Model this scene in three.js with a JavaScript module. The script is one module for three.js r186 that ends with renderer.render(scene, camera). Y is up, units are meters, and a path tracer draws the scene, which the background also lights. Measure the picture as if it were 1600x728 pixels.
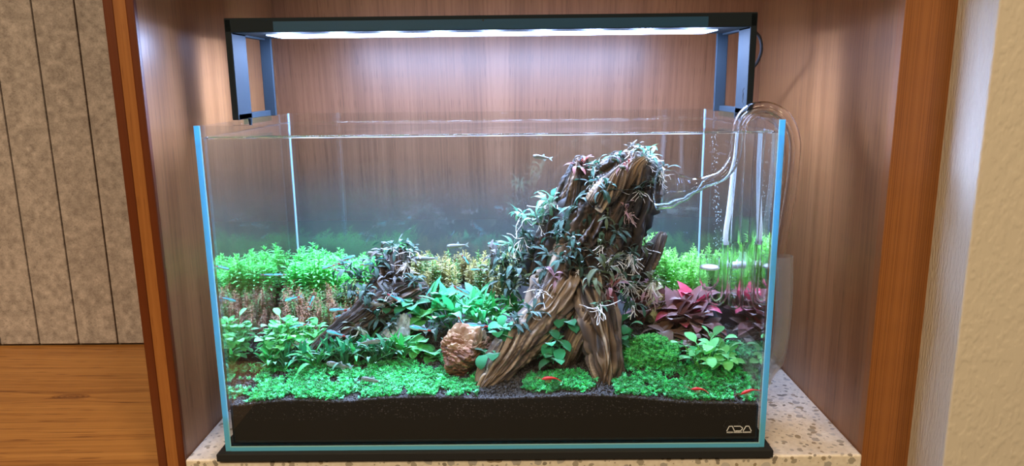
import * as THREE from 'three';
import { mergeGeometries, toCreasedNormals } from 'three/addons/utils/BufferGeometryUtils.js';
import { RoundedBoxGeometry } from 'three/addons/geometries/RoundedBoxGeometry.js';
import { TextGeometry } from 'three/addons/geometries/TextGeometry.js';
import { FontLoader } from 'three/addons/loaders/FontLoader.js';
import { RectAreaLightUniformsLib } from 'three/addons/lights/RectAreaLightUniformsLib.js';

// ------------------------------------------------------------------ camera, exposure, light
// The tank is 60 x 36 x 30 cm: front pane in the plane z = 0, its foot at y = 0, x to the right.
const V3 = THREE.Vector3, PI = Math.PI;
const scene = new THREE.Scene();
const FOCAL = 1128.7;
const camera = new THREE.PerspectiveCamera(2 * Math.atan(364 / FOCAL) * 180 / Math.PI, 1600 / 728, 0.05, 20);
camera.position.set(0.027, 0.4002, 0.739);
camera.rotation.set(-0.2061, 0.0064, 0, 'YXZ');
camera.rotateZ(-0.011);
camera.updateMatrixWorld(true);
const renderer = new THREE.WebGLRenderer({ antialias: true });
renderer.toneMapping = THREE.LinearToneMapping;
renderer.toneMappingExposure = 1.0;
renderer.shadowMap.enabled = true;
RectAreaLightUniformsLib.init();
scene.background = new THREE.Color(0, 0, 0);
const LAMP = { colour: new THREE.Color().setRGB(0.70, 0.98, 1.75), power: 62, beam: .60, glow: .017, width: 0.53, depth: 0.060, y: 0.4560, z: -0.168 };
const ROOM = { colour: new THREE.Color().setRGB(1.0, 0.765, 0.48), key: 72, fill: 43 };

// ------------------------------------------------------------------ helpers
function rng(seed) { let s = seed >>> 0; return () => { s = (s + 0x6D2B79F5) >>> 0; let t = Math.imul(s ^ (s >>> 15), 1 | s); t = (t + Math.imul(t ^ (t >>> 7), 61 | t)) ^ t; return ((t ^ (t >>> 14)) >>> 0) / 4294967296; }; }
const R0 = rng(20240611);
const rr = (a, b, r = R0) => a + (b - a) * r();
const pick = (a, r = R0) => a[Math.floor(r() * a.length)];
function hash3(x, y, z) { let h = Math.imul(x, 374761393) + Math.imul(y, 668265263) + Math.imul(z, 1274126177); h = Math.imul(h ^ (h >>> 13), 1274126177); return ((h ^ (h >>> 16)) >>> 0) / 4294967296; }
function noise(x, y = 0, z = 0) {           // value noise, 0 .. 1
  const X = Math.floor(x), Y = Math.floor(y), Z = Math.floor(z);
  let fx = x - X, fy = y - Y, fz = z - Z;
  fx = fx * fx * (3 - 2 * fx); fy = fy * fy * (3 - 2 * fy); fz = fz * fz * (3 - 2 * fz);
  const l = (a, b, t) => a + (b - a) * t;
  const c = (i, j, k) => hash3(X + i, Y + j, Z + k);
  return l(l(l(c(0, 0, 0), c(1, 0, 0), fx), l(c(0, 1, 0), c(1, 1, 0), fx), fy), l(l(c(0, 0, 1), c(1, 0, 1), fx), l(c(0, 1, 1), c(1, 1, 1), fx), fy), fz);
}
const fbm = (x, y, z, o = 3) => { let s = 0, a = 0.5, n = 0; for (let i = 0; i < o; i++) { s += a * noise(x, y, z); n += a; a *= 0.5; x *= 2.03; y *= 2.03; z *= 2.03; } return s / n; };
const clamp = (x, a = 0, b = 1) => Math.min(b, Math.max(a, x));
const smooth = (a, b, x) => { const t = clamp((x - a) / (b - a)); return t * t * (3 - 2 * t); };
const mix3 = (a, b, t) => [a[0] + (b[0] - a[0]) * t, a[1] + (b[1] - a[1]) * t, a[2] + (b[2] - a[2]) * t];

const counts = {};
const numbered = n => { const k = (counts[n] = (counts[n] ?? -1) + 1); return k ? `${n}_${String(k).padStart(3, '0')}` : n; };
function tag(o, label, category, group, kind) {
  if (label) o.userData.label = label; if (category) o.userData.category = category;
  if (group) o.userData.group = group; if (kind) o.userData.kind = kind; return o;
}
function thing(name, label, category, pos = [0, 0, 0], group, turn = 0) {
  const g = new THREE.Group(); g.name = numbered(name); g.position.set(...pos); g.rotation.y = turn; scene.add(g);
  return tag(g, label, category, group);
}
function part(name, geo, mat, parent, label) {
  const m = new THREE.Mesh(geo, mat); m.name = name; m.castShadow = m.receiveShadow = true; parent.add(m);
  if (label) m.userData.label = label; return m;
}
function single(name, geo, mat, label, category, group) { const m = part(numbered(name), geo, mat, scene); return tag(m, label, category, group); }
function struct(name, geo, mat, parent) { const m = part(parent ? name : numbered(name), geo, mat, parent || scene); if (!parent) m.userData.kind = 'structure'; return m; }
function structGroup(name) { const g = new THREE.Group(); g.name = numbered(name); g.userData.kind = 'structure'; scene.add(g); return g; }
function copyOf(o, pos, turn, scale, label, group, base) {
  const c = o.clone(); c.name = numbered(base); c.userData = { ...o.userData }; scene.add(c); c.position.set(...pos); c.rotation.y = turn; c.scale.setScalar(scale);
  if (label) c.userData.label = label; if (group) c.userData.group = group; return c;
}
// a point of the photograph's frame carried out to the depth z
function at(px, py, z) {
  const d = new V3((px - 800) / FOCAL, -(py - 364) / FOCAL, -1).transformDirection(camera.matrixWorld);
  return camera.position.clone().addScaledVector(d, (z - camera.position.z) / d.z);
}
const P3 = (px, py, z) => at(px, py, z).toArray();
// box from corner to corner with uv in metres
function box(x0, y0, z0, x1, y1, z1, grainAxis = 'y') {
  const g = new THREE.BoxGeometry(x1 - x0, y1 - y0, z1 - z0); g.translate((x0 + x1) / 2, (y0 + y1) / 2, (z0 + z1) / 2);
  const p = g.attributes.position, n = g.attributes.normal, uv = g.attributes.uv;
  for (let i = 0; i < p.count; i++) {
    const x = p.getX(i), y = p.getY(i), z = p.getZ(i), nx = Math.abs(n.getX(i)), ny = Math.abs(n.getY(i));
    let u, v; if (nx > .5) { u = z; v = y; } else if (ny > .5) { u = x; v = z; } else { u = x; v = y; }
    if (grainAxis === 'x') { if (ny > .5) { u = z; v = x; } else if (nx > .5) { u = y; v = z; } else { u = y; v = x; } }
    uv.setXY(i, u, v);
  }
  return g;
}
function rbox(x0, y0, z0, x1, y1, z1, r = 0.001, seg = 2) { const g = new RoundedBoxGeometry(x1 - x0, y1 - y0, z1 - z0, seg, r); g.translate((x0 + x1) / 2, (y0 + y1) / 2, (z0 + z1) / 2); return g; }
function merge(list) {
  const plain = list.map(g => { const q = g.index ? g.toNonIndexed() : g; for (const k of Object.keys(q.attributes)) if (!['position', 'normal', 'uv', 'color'].includes(k)) q.deleteAttribute(k); return q; });
  return mergeGeometries(plain);
}
function tube(points, r, seg = 40, rad = 10, closed = false) {
  const c = new THREE.CatmullRomCurve3(points.map(p => p.isVector3 ? p : new V3(...p)), closed, 'centripetal');
  return new THREE.TubeGeometry(c, seg, r, rad, closed);
}
// tube whose radius follows a list
function taperTube(points, radii, seg = 40, rad = 16) {
  const c = new THREE.CatmullRomCurve3(points.map(p => p.isVector3 ? p : new V3(...p)), false, 'centripetal');
  const g = new THREE.TubeGeometry(c, seg, 1, rad, false), p = g.attributes.position;
  for (let i = 0; i <= seg; i++) {
    const t = i / seg, ctr = c.getPointAt(t), f = t * (radii.length - 1), k = Math.min(radii.length - 2, Math.floor(f)), q = smooth(0, 1, f - k), r = radii[k] + (radii[k + 1] - radii[k]) * q;
    for (let j = 0; j <= rad; j++) { const n = i * (rad + 1) + j; p.setXYZ(n, ctr.x + (p.getX(n) - ctr.x) * r, ctr.y + (p.getY(n) - ctr.y) * r, ctr.z + (p.getZ(n) - ctr.z) * r); }
  }
  g.computeVertexNormals(); return g;
}
// hollow glass: the wall of a tube has an outer and an inner face
function hollow(make, r, wall) { const a = make(r), b = make(r - wall).toNonIndexed(); for (const k of ['position', 'normal', 'uv']) { const t = b.attributes[k], w = t.itemSize; for (let i = 0; i < t.count; i += 3) for (let c = 0; c < w; c++) { const x = t.array[i * w + c]; t.array[i * w + c] = t.array[(i + 1) * w + c]; t.array[(i + 1) * w + c] = x; } if (k === 'normal') for (let i = 0; i < t.array.length; i++) t.array[i] *= -1; } return merge([a, b]); }
function dataTex(w, h, fn, srgb = true, repeat) {
  const d = new Uint8Array(w * h * 4);
  for (let j = 0; j < h; j++) for (let i = 0; i < w; i++) { const c = fn(i / w, j / h, i, j), k = (j * w + i) * 4; d[k] = clamp(c[0]) * 255; d[k + 1] = clamp(c[1]) * 255; d[k + 2] = clamp(c[2]) * 255; d[k + 3] = 255; }
  const t = new THREE.DataTexture(d, w, h, THREE.RGBAFormat); t.wrapS = t.wrapT = THREE.MirroredRepeatWrapping; t.magFilter = THREE.LinearFilter; t.minFilter = THREE.LinearMipmapLinearFilter; t.generateMipmaps = true;
  if (srgb) t.colorSpace = THREE.SRGBColorSpace; if (repeat) t.repeat.set(...repeat); t.needsUpdate = true; return t;
}
const std = (c, rough = 0.5, o = {}) => new THREE.MeshPhysicalMaterial({ color: new THREE.Color().setRGB(...c), roughness: rough, ...o });
const hex = (h, rough = 0.5, o = {}) => new THREE.MeshPhysicalMaterial({ color: h, roughness: rough, ...o });

// ------------------------------------------------------------------ surface textures
function woodTex(seed, W, dark, mid, light, spanU, spanV) {
  return dataTex(W, W, (u, v) => {
    const x = u * spanU + seed, y = v * spanV;
    const bend = (fbm(x * 4, y * 1.1, seed, 2) - .5) * .055, X = x + bend;
    let t = .46 + .30 * (fbm(X * 34, y * .9, 1 + seed, 3) - .5);
    t += .34 * (fbm(X * 330, y * 3.2, 5 + seed, 2) - .5);
    const ring = Math.sin((X * 62 + fbm(X * 8, y * .7, 9, 2) * 9) * 2); t += .05 * ring;
    const pore = noise(X * 1150, y * 46, 3 + seed); t -= .24 * smooth(.72, .95, pore);
    t += .16 * (noise(X * 700, y * 14, 8) - .5);
    const c = t < .5 ? mix3(dark, mid, clamp(t * 2)) : mix3(mid, light, clamp(t * 2 - 1));
    return c;
  }, true, [1 / spanU, 1 / spanV]);
}
const nicheTex = woodTex(3, 1536, [.39, .25, .15], [.54, .37, .245], [.65, .475, .335], .8, 1.0);
const frameTex = woodTex(11, 1024, [.36, .19, .08], [.58, .36, .17], [.70, .47, .25], .4, .9);
const M = {};
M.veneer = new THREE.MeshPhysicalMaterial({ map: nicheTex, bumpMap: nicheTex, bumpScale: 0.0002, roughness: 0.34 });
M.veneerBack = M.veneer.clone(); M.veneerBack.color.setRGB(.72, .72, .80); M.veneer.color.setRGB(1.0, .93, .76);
M.frameWood = new THREE.MeshPhysicalMaterial({ map: frameTex, bumpMap: frameTex, bumpScale: 0.0003, roughness: 0.45 });
M.redWood = new THREE.MeshPhysicalMaterial({ map: frameTex, color: new THREE.Color().setRGB(.42, .25, .17), roughness: 0.42 });
const deskTex = dataTex(1024, 1024, (u, v) => {   // u across the grain, v along it; a knot near the middle
  let x = u * .5, y = v * 1.1; const kx = x - .21, ky = (y - .525) * .30, k = Math.hypot(kx, ky);
  const push = .010 * Math.exp(-k * k / .0007) * Math.sign(kx || 1);
  const X = x + push + (fbm(x * 4, y * 1.2, 77, 2) - .5) * .06;
  let t = .52 + .5 * (fbm(X * 44, y * 1.2, 31, 3) - .5) + .42 * (fbm(X * 300, y * 5, 41, 2) - .5) - .3 * smooth(.7, .95, noise(X * 800, y * 26, 4));
  t -= .5 * smooth(.0105, .006, k) * (.7 + .3 * Math.sin(k * 2600));
  return t < .5 ? mix3([.42, .25, .11], [.66, .46, .24], clamp(t * 2)) : mix3([.66, .46, .24], [.78, .58, .34], clamp(t * 2 - 1));
}, true, [1 / .5, 1 / 1.1]);
M.desk = new THREE.MeshPhysicalMaterial({ map: deskTex, color: new THREE.Color().setRGB(1.35, 1.35, 1.35), bumpMap: deskTex, bumpScale: 0.0002, roughness: 0.42 });
const feltTex = dataTex(768, 768, (u, v) => {
  const a = fbm(u * 46, v * 46, 2, 3), b = noise(u * 300, v * 300, 6), f = noise(u * 160 + v * 60, v * 240 - u * 80, 4);
  const t = .5 + .75 * (a - .5) + .3 * (b - .5) - .22 * smooth(.72, .95, f); return mix3([.51, .475, .45], [.81, .77, .74], clamp(t));
}, true, [1 / .42, 1 / .42]);
M.felt = new THREE.MeshPhysicalMaterial({ map: feltTex, color: new THREE.Color().setRGB(1.12, 1.14, 1.22), bumpMap: feltTex, bumpScale: 0.0006, roughness: 0.95 });
M.groove = std([.10, .075, .05], .9);
const plasterTex = dataTex(768, 768, (u, v) => { const a = .55 * fbm(u * 70, v * 70, 2, 2) + .45 * fbm(u * 150, v * 150, 9, 2); const t = smooth(.34, .68, a); return [t, t, t]; }, false, [1 / .3, 1 / .3]);
M.plaster = new THREE.MeshPhysicalMaterial({ color: new THREE.Color().setRGB(.66, .585, .475), bumpMap: plasterTex, bumpScale: 0.0004, roughness: 0.72 });
M.roomPaint = std([.72, .66, .56], .85); M.darkUnseenWall = std([.012, .011, .010], .95);  // unseen walls, coloured dark to keep room reflections off the front pane
M.floorPaint = std([.022, .017, .013], .8);
// terrazzo: angular chips of several greys in a cream binder
const terrTex = (() => {
  const r = rng(5), N = 34, cells = [];
  for (let j = 0; j < N; j++) for (let i = 0; i < N; i++) { const big = r(); cells.push({ x: (i + r()) / N, y: (j + r()) / N, s: (big < .12 ? rr(.011, .018, r) : big < .6 ? rr(.005, .010, r) : rr(.0018, .0035, r)), a: r() * 6.3, e: rr(.45, 1, r), c: pick([[.66, .62, .56], [.72, .68, .63], [.56, .52, .47], [.78, .75, .71], [.64, .58, .49], [.69, .66, .63]], r), k: r() * 50 }); }
  return dataTex(1024, 1024, (u, v) => {
    let c = mix3([.86, .81, .74], [.92, .88, .82], noise(u * 90, v * 90, 1));
    const gi = Math.floor(u * N), gj = Math.floor(v * N);
    for (let dj = -1; dj <= 1; dj++) for (let di = -1; di <= 1; di++) {
      const q = cells[((gj + dj + N) % N) * N + ((gi + di + N) % N)]; let dx = u - q.x, dy = v - q.y; dx -= Math.round(dx); dy -= Math.round(dy);
      const X = dx * Math.cos(q.a) + dy * Math.sin(q.a), Y = (-dx * Math.sin(q.a) + dy * Math.cos(q.a)) / q.e, an = Math.atan2(Y, X), ra = q.s * (.75 + .5 * noise(Math.cos(an) * 1.7 + q.k, Math.sin(an) * 1.7, q.k));
      if (Math.max(Math.abs(X) * .8 + Math.abs(Y) * .6, Math.hypot(X, Y) * .9) < ra) c = q.c;
    }
    return c;
  }, true, [1 / .28, 1 / .28]);
})();
M.terrazzo = new THREE.MeshPhysicalMaterial({ map: terrTex, roughness: 0.30 });
M.blackMat = std([.012, .012, .013], .85);
M.blackMetal = std([.006, .0115, .016], .75, { specularIntensity: .45 });
M.blackCable = std([.01, .01, .011], .5);
M.diffuser = new THREE.MeshPhysicalMaterial({ color: 0xffffff, roughness: .6, emissive: LAMP.colour, emissiveIntensity: 4 });
const pane = (c, o = {}) => new THREE.MeshPhysicalMaterial({ color: new THREE.Color().setRGB(...c), transmission: 1, thickness: 0, roughness: 0, ior: 1.5, side: THREE.DoubleSide, ...o });
M.glass = pane([.985, .995, .99]);
M.tubeGlass = pane([.96, .985, .98], { ior: 1.65, roughness: .12 });
M.pipeGlass = new THREE.MeshPhysicalMaterial({ color: 0xffffff, transmission: 1, thickness: .0012, roughness: 0, ior: 1.32 });
M.water = pane([.985, .998, .995], { ior: 1.33 });
M.waterSide = new THREE.MeshPhysicalMaterial({ color: new THREE.Color().setRGB(.93, .96, .96), metalness: 1, roughness: 0, transparent: true, opacity: .66, side: THREE.DoubleSide });
M.acrylic = pane([.80, .97, .93], { ior: 1.49 });
M.glassEdge = new THREE.MeshPhysicalMaterial({ color: new THREE.Color().setRGB(.15, .70, 1.0), roughness: 1, transmission: .5, thickness: 0, side: THREE.DoubleSide });
M.glassEdgeLine = new THREE.MeshPhysicalMaterial({ color: new THREE.Color().setRGB(.45, .86, .95), roughness: 1, transmission: .5, thickness: 0, side: THREE.DoubleSide });
M.backEdge = new THREE.MeshPhysicalMaterial({ color: new THREE.Color().setRGB(.50, .72, .82), roughness: .6, transmission: .7, thickness: 0, side: THREE.DoubleSide });
M.hose = new THREE.MeshPhysicalMaterial({ color: new THREE.Color().setRGB(.92, .96, .97), roughness: 1, transmission: .45, thickness: 0, side: THREE.DoubleSide });
M.greyHose = new THREE.MeshPhysicalMaterial({ color: new THREE.Color().setRGB(.80, .80, .79), roughness: .3, transmission: .88, thickness: 0, side: THREE.DoubleSide });
M.whitePlastic = std([.82, .84, .84], .4);
M.logo = std([.86, .87, .88], .5);

// ------------------------------------------------------------------ the room
const NL = -0.346, NR = 0.409, NB = -0.415, TOPY = 0.95;       // niche: left, right, back, top
const TY = -0.009;                                              // terrazzo top
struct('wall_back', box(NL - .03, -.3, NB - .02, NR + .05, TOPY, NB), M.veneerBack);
struct('wall_left', box(NL - .026, -.75, NB, NL, TOPY, 0.0002), M.veneer);
struct('wall_right', box(NR, -.75, NB, NR + .02, TOPY, 0.0002), M.veneer);
// left edge trim: stepped lipping, red brown outer strip, lighter middle, dark inner strip
const trim1 = structGroup('trim_1');
struct('edge_strip', rbox(-.3765, -.75, -.45, -.3665, TOPY, .0025, .0012), M.redWood, trim1);
struct('face_board', box(-.3665, -.75, -.004, -.354, TOPY, .0016), M.frameWood, trim1);
struct('inner_strip', rbox(-.354, -.75, -.004, -.3455, TOPY, .0032, .0015), M.redWood, trim1);
struct('trim_2', rbox(NR - .0003, -.75, -.012, .461, TOPY, .0016, .001), M.frameWood);
struct('wall_front', rbox(.460, -.85, -.46, 2.06, 1.75, .064, .0025, 3), M.plaster);
struct('niche_top', box(NL - .04, TOPY, NB - .02, .461, TOPY + .03, .0016), M.frameWood).name = 'ceiling_niche';
struct('wall_upper', box(-2.06, TOPY + .03, -.46, .461, 1.75, -.002), M.roomPaint);
struct('wall_cabinet', box(NL - .004, -.85, NB, NR, -.052, -.004), M.frameWood);
// felt wall left of the niche: vertical felt panels over a brown backing
const feltWall = structGroup('wall_far');
struct('felt_backing', box(-2.06, -.85, -.49, NL - .03, TOPY + .03, -.456), M.groove, feltWall);
const FZ = -.45, FS = .0685, f0 = at(47, 0, FZ).x;
for (let i = -9; i <= 5; i++) { const x0 = f0 + i * FS + .0013, x1 = Math.min(f0 + (i + 1) * FS - .0013, NL - .034); if (x1 > x0) struct('felt_panel', rbox(x0, -.038, -.457, x1, TOPY + .028, FZ, .0014), M.felt, feltWall); }
{ // uv in metres on the felt panels
  for (const c of feltWall.children) { const g = c.geometry, p = g.attributes.position; for (let i = 0; i < p.count; i++) g.attributes.uv.setXY(i, p.getX(i), p.getY(i)); }
}
struct('floor', box(-2.06, -.89, -.5, 2.06, -.85, 3.06), M.floorPaint);
struct('ceiling', box(-2.06, 1.75, -.5, 2.06, 1.79, 3.06), M.roomPaint);
struct('wall_side_left', box(-2.10, -.89, -.5, -2.06, 1.79, 3.06), M.darkUnseenWall).name = 'wall_room_left';
struct('wall_side_right', box(2.06, -.89, .06, 2.10, 1.79, 3.06), M.darkUnseenWall).name = 'wall_room_right';
struct('wall_behind', box(-2.10, -.89, 3.06, 2.10, 1.79, 3.10), M.darkUnseenWall);
// ceiling lights (out of frame): glowing panel in a frame with a light of its size
function ceilingLight(x, z, w, d, power, label) {
  const t = thing('ceiling_light', label, 'ceiling light', [x, 1.75, z]);
  part('frame', rbox(-w / 2 - .02, -.014, -d / 2 - .02, w / 2 + .02, -.0005, d / 2 + .02, .003), M.whitePlastic, t);
  part('diffuser', box(-w / 2, -.0175, -d / 2, w / 2, -.0145, d / 2), new THREE.MeshPhysicalMaterial({ color: 0xffffff, roughness: .7, emissive: ROOM.colour, emissiveIntensity: 2 }), t);
  const l = new THREE.RectAreaLight(ROOM.colour, power, w, d); l.position.set(x, 1.73, z); l.lookAt(x, 0, z); scene.add(l);
}
ceilingLight(.86, 1.62, .34, .34, ROOM.key, 'small square ceiling panel light nearer the beige wall');
ceilingLight(-.75, 1.9, .9, .6, ROOM.fill, 'unseen large rectangular ceiling panel added as fill light over the room');  // unseen panel added as fill for the felt and desk side

// ------------------------------------------------------------------ desk and terrazzo counter
single('desk', rbox(-2.05, -.08, -.4555, -.3768, -.0415, .36, .002), M.desk, 'honey coloured wooden desk top with a knot beneath the felt panels', 'desk');
{ const o = scene.children[scene.children.length - 1], g = o.geometry, p = g.attributes.position; for (let i = 0; i < p.count; i++) g.attributes.uv.setXY(i, p.getZ(i) + .45, p.getX(i) + 1.15); }
{
  const g = rbox(NL, -.05, NB, NR, TY, .0028, .003, 3), p = g.attributes.position; for (let i = 0; i < p.count; i++) g.attributes.uv.setXY(i, p.getX(i), p.getZ(i) - p.getY(i));
  single('countertop', g, M.terrazzo, 'cream terrazzo countertop with grey stone chips under the aquarium', 'countertop');
}
single('tank_mat', rbox(-.308, TY, -.308, .308, 0, .008, .001), M.blackMat, 'thin black foam mat lying under the glass aquarium', 'mat');

// ------------------------------------------------------------------ the aquarium
const G = .006, HX = .3, TH = .36, TD = -.3;
const font = await new FontLoader().loadAsync('fonts/droid/droid_sans_bold.typeface.json');
const tank = thing('aquarium', 'rimless rectangular glass aquarium with bright cyan edges on a black mat', 'aquarium');
part('front_pane', box(-HX + G, 0, -G, HX - G, TH, 0), M.glass, tank);
part('back_pane', box(-HX + G, 0, TD, HX - G, TH, TD + G), M.glass, tank);
for (const s of [-1, 1]) {
  const a = part('side_pane', box(s < 0 ? -HX : HX - G, 0, TD, s < 0 ? -HX + G : HX, TH, -.0012), M.glass, tank);
  const e = s < 0 ? [-HX, -HX + G] : [HX - G, HX];
  part('glass_edge', box(e[0], 0, -.0012, e[1], TH, .0003), M.glassEdge, a);
  const q = s < 0 ? -HX + G : HX - G;
  part('edge_line', box(q - .0005, .004, .0003, q + .0005, TH, .0006), M.glassEdgeLine, a);
  const bx = s < 0 ? [-HX + G, -HX + G + .0012] : [HX - G - .0012, HX - G];
  part('back_edge', box(bx[0], .006, TD + G, bx[1], TH, TD + G + .004), M.backEdge, a);
}
const bottomPane = part('bottom_pane', box(-HX + G, 0, TD + G, HX - G, G, -G), M.glass, tank);
part('bottom_edge', box(-HX + G, 0, .0002, HX - G, .0046, .0006), M.glassEdge, bottomPane);
part('edge_line', box(-HX + G, .0046, .0002, HX - G, .0058, .0006), M.glassEdgeLine, bottomPane);
// added sheet behind the back pane paints the wall's shade: clear above, darker below
{
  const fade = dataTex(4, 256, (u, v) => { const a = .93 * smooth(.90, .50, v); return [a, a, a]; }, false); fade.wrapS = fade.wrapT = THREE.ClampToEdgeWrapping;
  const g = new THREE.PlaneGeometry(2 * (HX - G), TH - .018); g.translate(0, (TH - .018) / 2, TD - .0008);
  part('painted_shade_sheet', g, new THREE.MeshPhysicalMaterial({ color: new THREE.Color().setRGB(.045, .060, .062), alphaMap: fade, transparent: true, roughness: .7, side: THREE.DoubleSide }), tank, 'added sheet with painted shade behind the rear glass');
}
// the maker's mark on the front pane: three linked letters over a line of small capitals
function strokes(lines, w, depth, scale) {
  const gs = [];
  for (const L of lines) for (let i = 0; i + 1 < L.length; i++) {
    const [ax, ay] = L[i], [bx, by] = L[i + 1], len = Math.hypot(bx - ax, by - ay) * scale, g = new THREE.BoxGeometry(len + w, w, depth);
    g.rotateZ(Math.atan2(by - ay, bx - ax)); g.translate((ax + bx) / 2 * scale, (ay + by) / 2 * scale, 0); gs.push(g);
  }
  return merge(gs);
}
const LOGO = [[[0, 0], [.09, .2], [.21, .2], [.31, 0]], [[.29, .2], [.53, .2], [.62, .13], [.62, .07], [.55, 0], [.36, 0]], [[.66, 0], [.76, .2], [.88, .2], [.98, 0]]];
{
  const o = at(1135.5, 673, 0), sc = (at(1173.5, 673, 0).x - o.x) / .98;
  const lm = part('logo', strokes(LOGO, .00082, .0002, sc), M.logo, tank); lm.position.set(o.x, o.y, .0003);
  const t = new TextGeometry('AQUA DESIGN AMANO', { font, size: .0013, depth: .0002, curveSegments: 2 }); t.computeBoundingBox();
  const k = (.98 * sc) / t.boundingBox.max.x; t.scale(k, k * .95, 1);
  const tm = part('lettering', t, M.logo, tank); tm.position.set(o.x, o.y - .0025, .0002);
}
// water: a body with its surface just under the rim
const WY = .347;
const waterBody = box(-HX + G + .0003, .05, TD + G + .0003, HX - G - .0003, WY, -G - .0003);
tag(part('water', (() => {
  const g = new THREE.PlaneGeometry(2 * (HX - G) - .0006, -TD - 2 * G - .0006, 120, 60); g.rotateX(-Math.PI / 2); g.translate(0, WY, TD / 2);
  const p = g.attributes.position; for (let i = 0; i < p.count; i++) { const x = p.getX(i), z = p.getZ(i), ex = HX - G - Math.abs(x), ez = Math.min(-G - z, z - TD - G), e = Math.min(ex, ez); p.setY(i, WY + .0014 * Math.exp(-e / .0022) + .0007 * (fbm(x * 26, z * 26, 3, 2) - .5)); }
  g.computeVertexNormals(); const bottomless = waterBody.toNonIndexed(); 
  // keep the four sides of the body, the rippled plane is its top
  const q = bottomless.attributes, keep = []; for (let f = 0; f < q.position.count; f += 3) if (Math.abs(q.normal.getZ(f)) > .5) keep.push(f, f + 1, f + 2);
  const s = new THREE.BufferGeometry(); for (const a of ['position', 'normal', 'uv']) { const w = q[a].itemSize, arr = []; for (const i of keep) for (let c = 0; c < w; c++) arr.push(q[a].array[i * w + c]); s.setAttribute(a, new THREE.Float32BufferAttribute(arr, w)); }
  const line = tube([[-HX + G + .0012, WY + .0004, -G - .0008], [0, WY + .0004, -G - .0008], [HX - G - .0012, WY + .0004, -G - .0008]], .0009, 60, 8), line2 = tube([[-HX + G + .0012, WY + .0004, TD + G + .0008], [0, WY + .0004, TD + G + .0008], [HX - G - .0012, WY + .0004, TD + G + .0008]], .0007, 60, 8);
  return merge([g, s, line2]);
})(), M.water, scene), 'clear still water filling the glass aquarium almost to its rim', 'water', null, 'stuff');

{ // behind glass and air the water's sides reflect slanting light back into the tank
  const w = scene.children[scene.children.length - 1];
  for (const q of [-1, 1]) { const g = new THREE.PlaneGeometry(-TD - 2 * G, WY - .05); g.rotateY(-q * Math.PI / 2); g.translate(q * (HX - G - .0004), (WY + .05) / 2, TD / 2); part('side_surface', g, M.waterSide, w); }
  const X = HX - G - .0013, y = WY + .0002, zf = -G - .0014, zb = TD + G + .0014;
  part('meniscus', tube([[-X, y, zb], [-X, y, (zb + zf) / 2], [-X, y, zf - .002], [-X + .002, y, zf], [-.15, y, zf], [0, y, zf], [.15, y, zf], [X - .002, y, zf], [X, y, zf - .002], [X, y, (zb + zf) / 2], [X, y, zb]], .0010, 160, 10), M.pipeGlass, w);
}
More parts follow.
